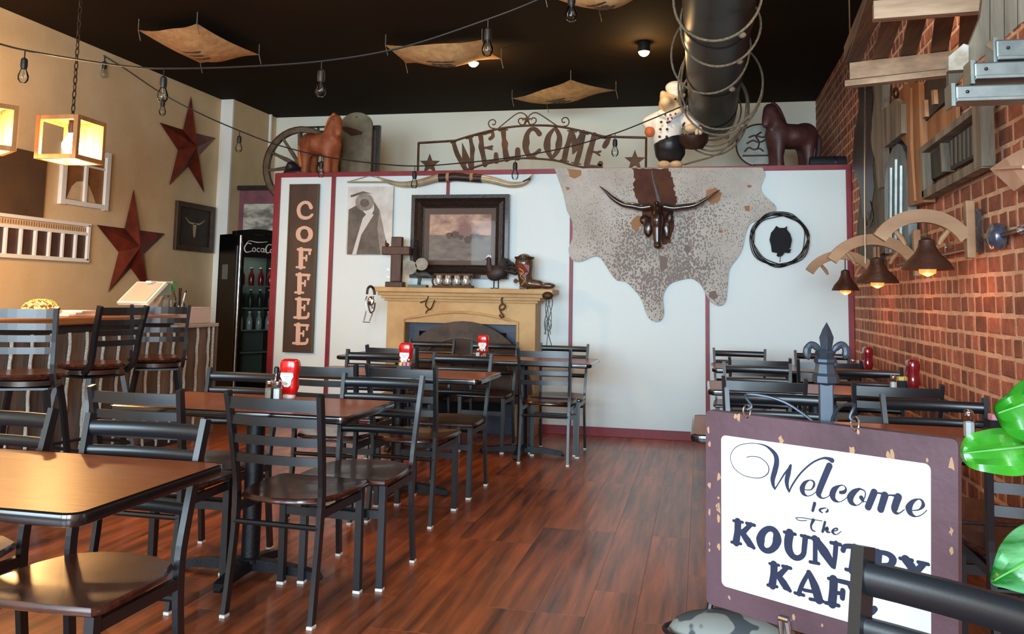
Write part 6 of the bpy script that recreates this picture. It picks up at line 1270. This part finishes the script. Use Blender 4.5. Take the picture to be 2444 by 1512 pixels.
leaf([(2396, 938), (2420, 908), (2470, 888), (2520, 930), (2530, 1000), (2490, 1040), (2440, 1048), (2400, 1032), (2380, 1000), (2372, 970), (2380, 955)], (2540, 930), (2380, 985), 1.16, m=LM2, par=plant)
leaf([(2298, 1068), (2310, 1040), (2345, 1025), (2375, 1018), (2400, 1022), (2444, 1050), (2490, 1056), (2500, 1085), (2460, 1115), (2420, 1130), (2370, 1128), (2320, 1118), (2300, 1095)], (2520, 1056), (2300, 1080), 1.22, par=plant, bend=.012)
leaf([(2368, 1340), (2375, 1290), (2400, 1252), (2444, 1232), (2510, 1230), (2530, 1320), (2500, 1400), (2444, 1408), (2400, 1402), (2368, 1392)], (2540, 1290), (2366, 1385), 1.10, m=LM3, par=plant)
leaf([(2450, 830), (2500, 800), (2560, 820), (2570, 900), (2500, 920), (2460, 890)], (2570, 830), (2455, 880), 1.25, par=plant)
for a, b, c2 in (((2560, 1160), (2520, 1040), (2530, 930)), ((2560, 1160), (2540, 1100), (2520, 1056)), ((2560, 1260), (2550, 1270), (2540, 1290)), ((2560, 1160), (2600, 980), (2570, 830))):
    obj('stem', MB().tube(sm([PY(*a, 1.15), PY(*b, 1.15), PY(*c2, 1.15)], 4), .004, 7), mat('stem green', C(84, 132, 48), .5), plant, True)
pt = PY(2580, 1300, 1.15)
obj('trunk_stem', MB().tube([PY(2560, 1160, 1.15), PY(2560, 1260, 1.15), V((pt.x+.1, pt.y, .55))], .006, 7), mat('stem green', C(84, 132, 48)), plant, True)
obj('tall_planter', MB().lathe([(.10, 0), (.11, .02), (.15, .56), (.155, .6), (.14, .6), (.135, .56)], 24, (pt.x+.14, pt.y, 0)), mat('planter clay', C(120, 74, 52), .7), plant, True)
obj('soil', MB().lathe([(.136, .555), (.01, .565)], 20, (pt.x+.14, pt.y, 0)), mat('soil', C(46, 34, 26), .9), plant)

# ================================================================== on the tables
ZT = .7452
def on_table(px, py): return PZ(px, py, ZT)
def ketchup(lab, px, py, rz=0, side=False, flip=True):
    """squeeze bottle standing on its cap; wide faces +-y unless side"""
    p = on_table(px, py); t = thing('ketchup_bottle', lab, 'ketchup', tuple(p), rz+(pi/2 if side else 0), 'red squeeze bottles on the tables')
    pr = [(a_, b_*1.12, c_*1.1) for a_, b_, c_ in [(.016, .03, .02), (.03, .034, .024), (.052, .04, .028), (.07, .036, .027), (.11, .037, .027), (.128, .041, .029), (.155, .042, .03), (.172, .038, .027), (.18, .028, .018)]]
    R_ = [[V((a*math.copysign(abs(cos(u))**.6, cos(u)), b*math.copysign(abs(sin(u))**.7, sin(u)), z)) for u in [2*pi*i/24 for i in range(24)]] for z, a, b in pr]
    n = 24; vs = [q for r in R_ for q in r]; f = [(i*n+j, i*n+(j+1) % n, (i+1)*n+(j+1) % n, (i+1)*n+j) for i in range(len(pr)-1) for j in range(n)]+[tuple(range(n))[::-1], tuple((len(pr)-1)*n+j for j in range(n))]
    obj('bottle', MB().add(vs, f), M_ketch if not side else M_dkred, t, True, local=True)
    obj('cap', MB().lathe([(.028, 0), (.03, .004), (.03, .014), (.022, .018)], 20), M_white, t, True, local=True)
    if not side:
        P = [(-.026, .118), (.026, .118), (.028, .1), (.02, .085), (.018, .062), (.008, .052), (-.008, .052), (-.018, .062), (-.02, .085), (-.028, .1)]
        l = obj('label', MB().plate([V((x*1.2, -.0335, z)) for x, z in P], .004, (0, 1, 0)), M_white, t, local=True)
        obj('label_print', MB().box((0, -.0337, .1), (.03, .001, .004)).box((0, -.0337, .09), (.022, .001, .003)).box((0, -.0337, .067), (.008, .001, .008)), mat('label grey', C(170, 170, 180), .5), l, local=True)
    else: obj('label', MB().box((.037, 0, .085), (.003, .03, .04), bev=.001), mat('label pale', C(220, 170, 170), .4), t, local=True)
    return t
ketchup('red squeeze bottle with white label on the second table, nearest of the reds', 690, 948)
ketchup('red squeeze bottle with white label on third table, behind packet holder', 968, 884)
ketchup('small-looking red squeeze bottle with white label on the rear table, by the firebox', 1153, 852)
ketchup('dark red squeeze bottle on farthest wall table, before the bricks', 2072, 888, .1, True)
ketchup('dark red squeeze bottle on the middle wall table, next to yellow packets', 2180, 934, .1, True)
def shaker(lab, px, py, fill, h=.085):
    p = on_table(px, py); t = thing('glass_shaker', lab, 'shaker', tuple(p)); k = 8
    obj('glass_body', MB().lathe([(.018, 0), (.021, .004), (.021, h*.6), (.015, h*.78), (.015, h*.82)], k), M_pane, t, local=True)
    obj('filling', MB().lathe([(.018, .004), (.0195, .006), (.0195, h*.58), (.004, h*.62)], k), fill, t, local=True)
    obj('metal_lid', MB().lathe([(.0165, h*.8), (.0175, h*.84), (.0165, h*.97), (.01, h*1.03), (.002, h*1.05)], 16), M_chrome, t, True, local=True); return t
salt = mat('salt', C(240, 240, 240), .8); pep = mat('pepper', C(176, 166, 150), .9, 0, C(120, 108, 96), 300)
shaker('left glass shaker of grey pepper on the second table', 642, 951, pep); shaker('right glass shaker full of white salt on the second table', 662, 953, salt)
shaker('glass shaker behind the packet holder on third table, left one', 957, 884, pep, .08); shaker('glass shaker behind the packet holder on third table, right one', 976, 886, salt, .08)
shaker('white salt shaker beside the red bottle on the rear table', 1141, 853, salt, .07); shaker('clear shaker beside the red bottle on the rear table', 1157, 855, pep, .07)
shaker('white salt shaker on the middle wall table', 2133, 932, salt); shaker('white salt shaker on farthest wall table', 2036, 884, salt, .08)
shaker('large white salt shaker on the nearest wall-side table, above the leaves', 2314, 1044, salt, .1)
def packets(lab, px, py, cols, s=1.0):
    p = on_table(px, py); t = thing('packet_holder', lab, 'packet holder', tuple(p), .1)
    w_, d_, h_ = .085*s, .06*s, .055
    obj('holder', MB().box((0, -d_/2, h_/2), (w_, .004, h_)).box((0, d_/2, h_/2), (w_, .004, h_)).box((-w_/2, 0, h_/2), (.004, d_, h_)).box((w_/2, 0, h_/2), (.004, d_, h_)).box((0, 0, .003), (w_, d_, .006)), M_navy, t, local=True)
    for i, c in enumerate(cols):
        x = -w_/2+.008+(w_-.016)*(i+.5)/len(cols); obj('sugar_packets', MB().box((x, 0, h_*.6+.012), ((w_-.02)/len(cols)-.003, d_-.016, .06), Euler((.1*(i % 2), 0, .05*i)), bev=.003), c, t, local=True)
pk, ye, bl_ = mat('pink packets', C(226, 150, 166), .7), mat('yellow packets', C(232, 208, 120), .7), mat('white packets', C(232, 230, 226), .7)
packets('black packet holder with pink packets behind two shakers, second table', 678, 944, [pk, pk])
packets('black packet holder with yellow and pink packets on the third table', 966, 893, [ye, pk, pk])
packets('black holder with yellow packets on the middle wall table', 2157, 930, [ye, ye])
packets('black holder with pink packets on the farthest wall table', 2056, 884, [pk, pk])
packets('black holder with pink and white packets beside the leaves, nearest wall table', 2385, 1035, [pk, bl_])
p = on_table(703, 942); t = thing('dark_sauce_bottle', 'small dark-capped sauce bottle behind the shakers on second table', 'bottle', tuple(on_table(658, 938)))
obj('bottle', MB().lathe([(.018, 0), (.02, .004), (.02, .06), (.01, .085), (.01, .1)], 16), mat('dark sauce', C(52, 22, 16), .15, coat=.5), t, True, local=True); obj('cap', MB().lathe([(.013, .1), (.013, .125), (.006, .13)], 14), M_navy, t, True, local=True)
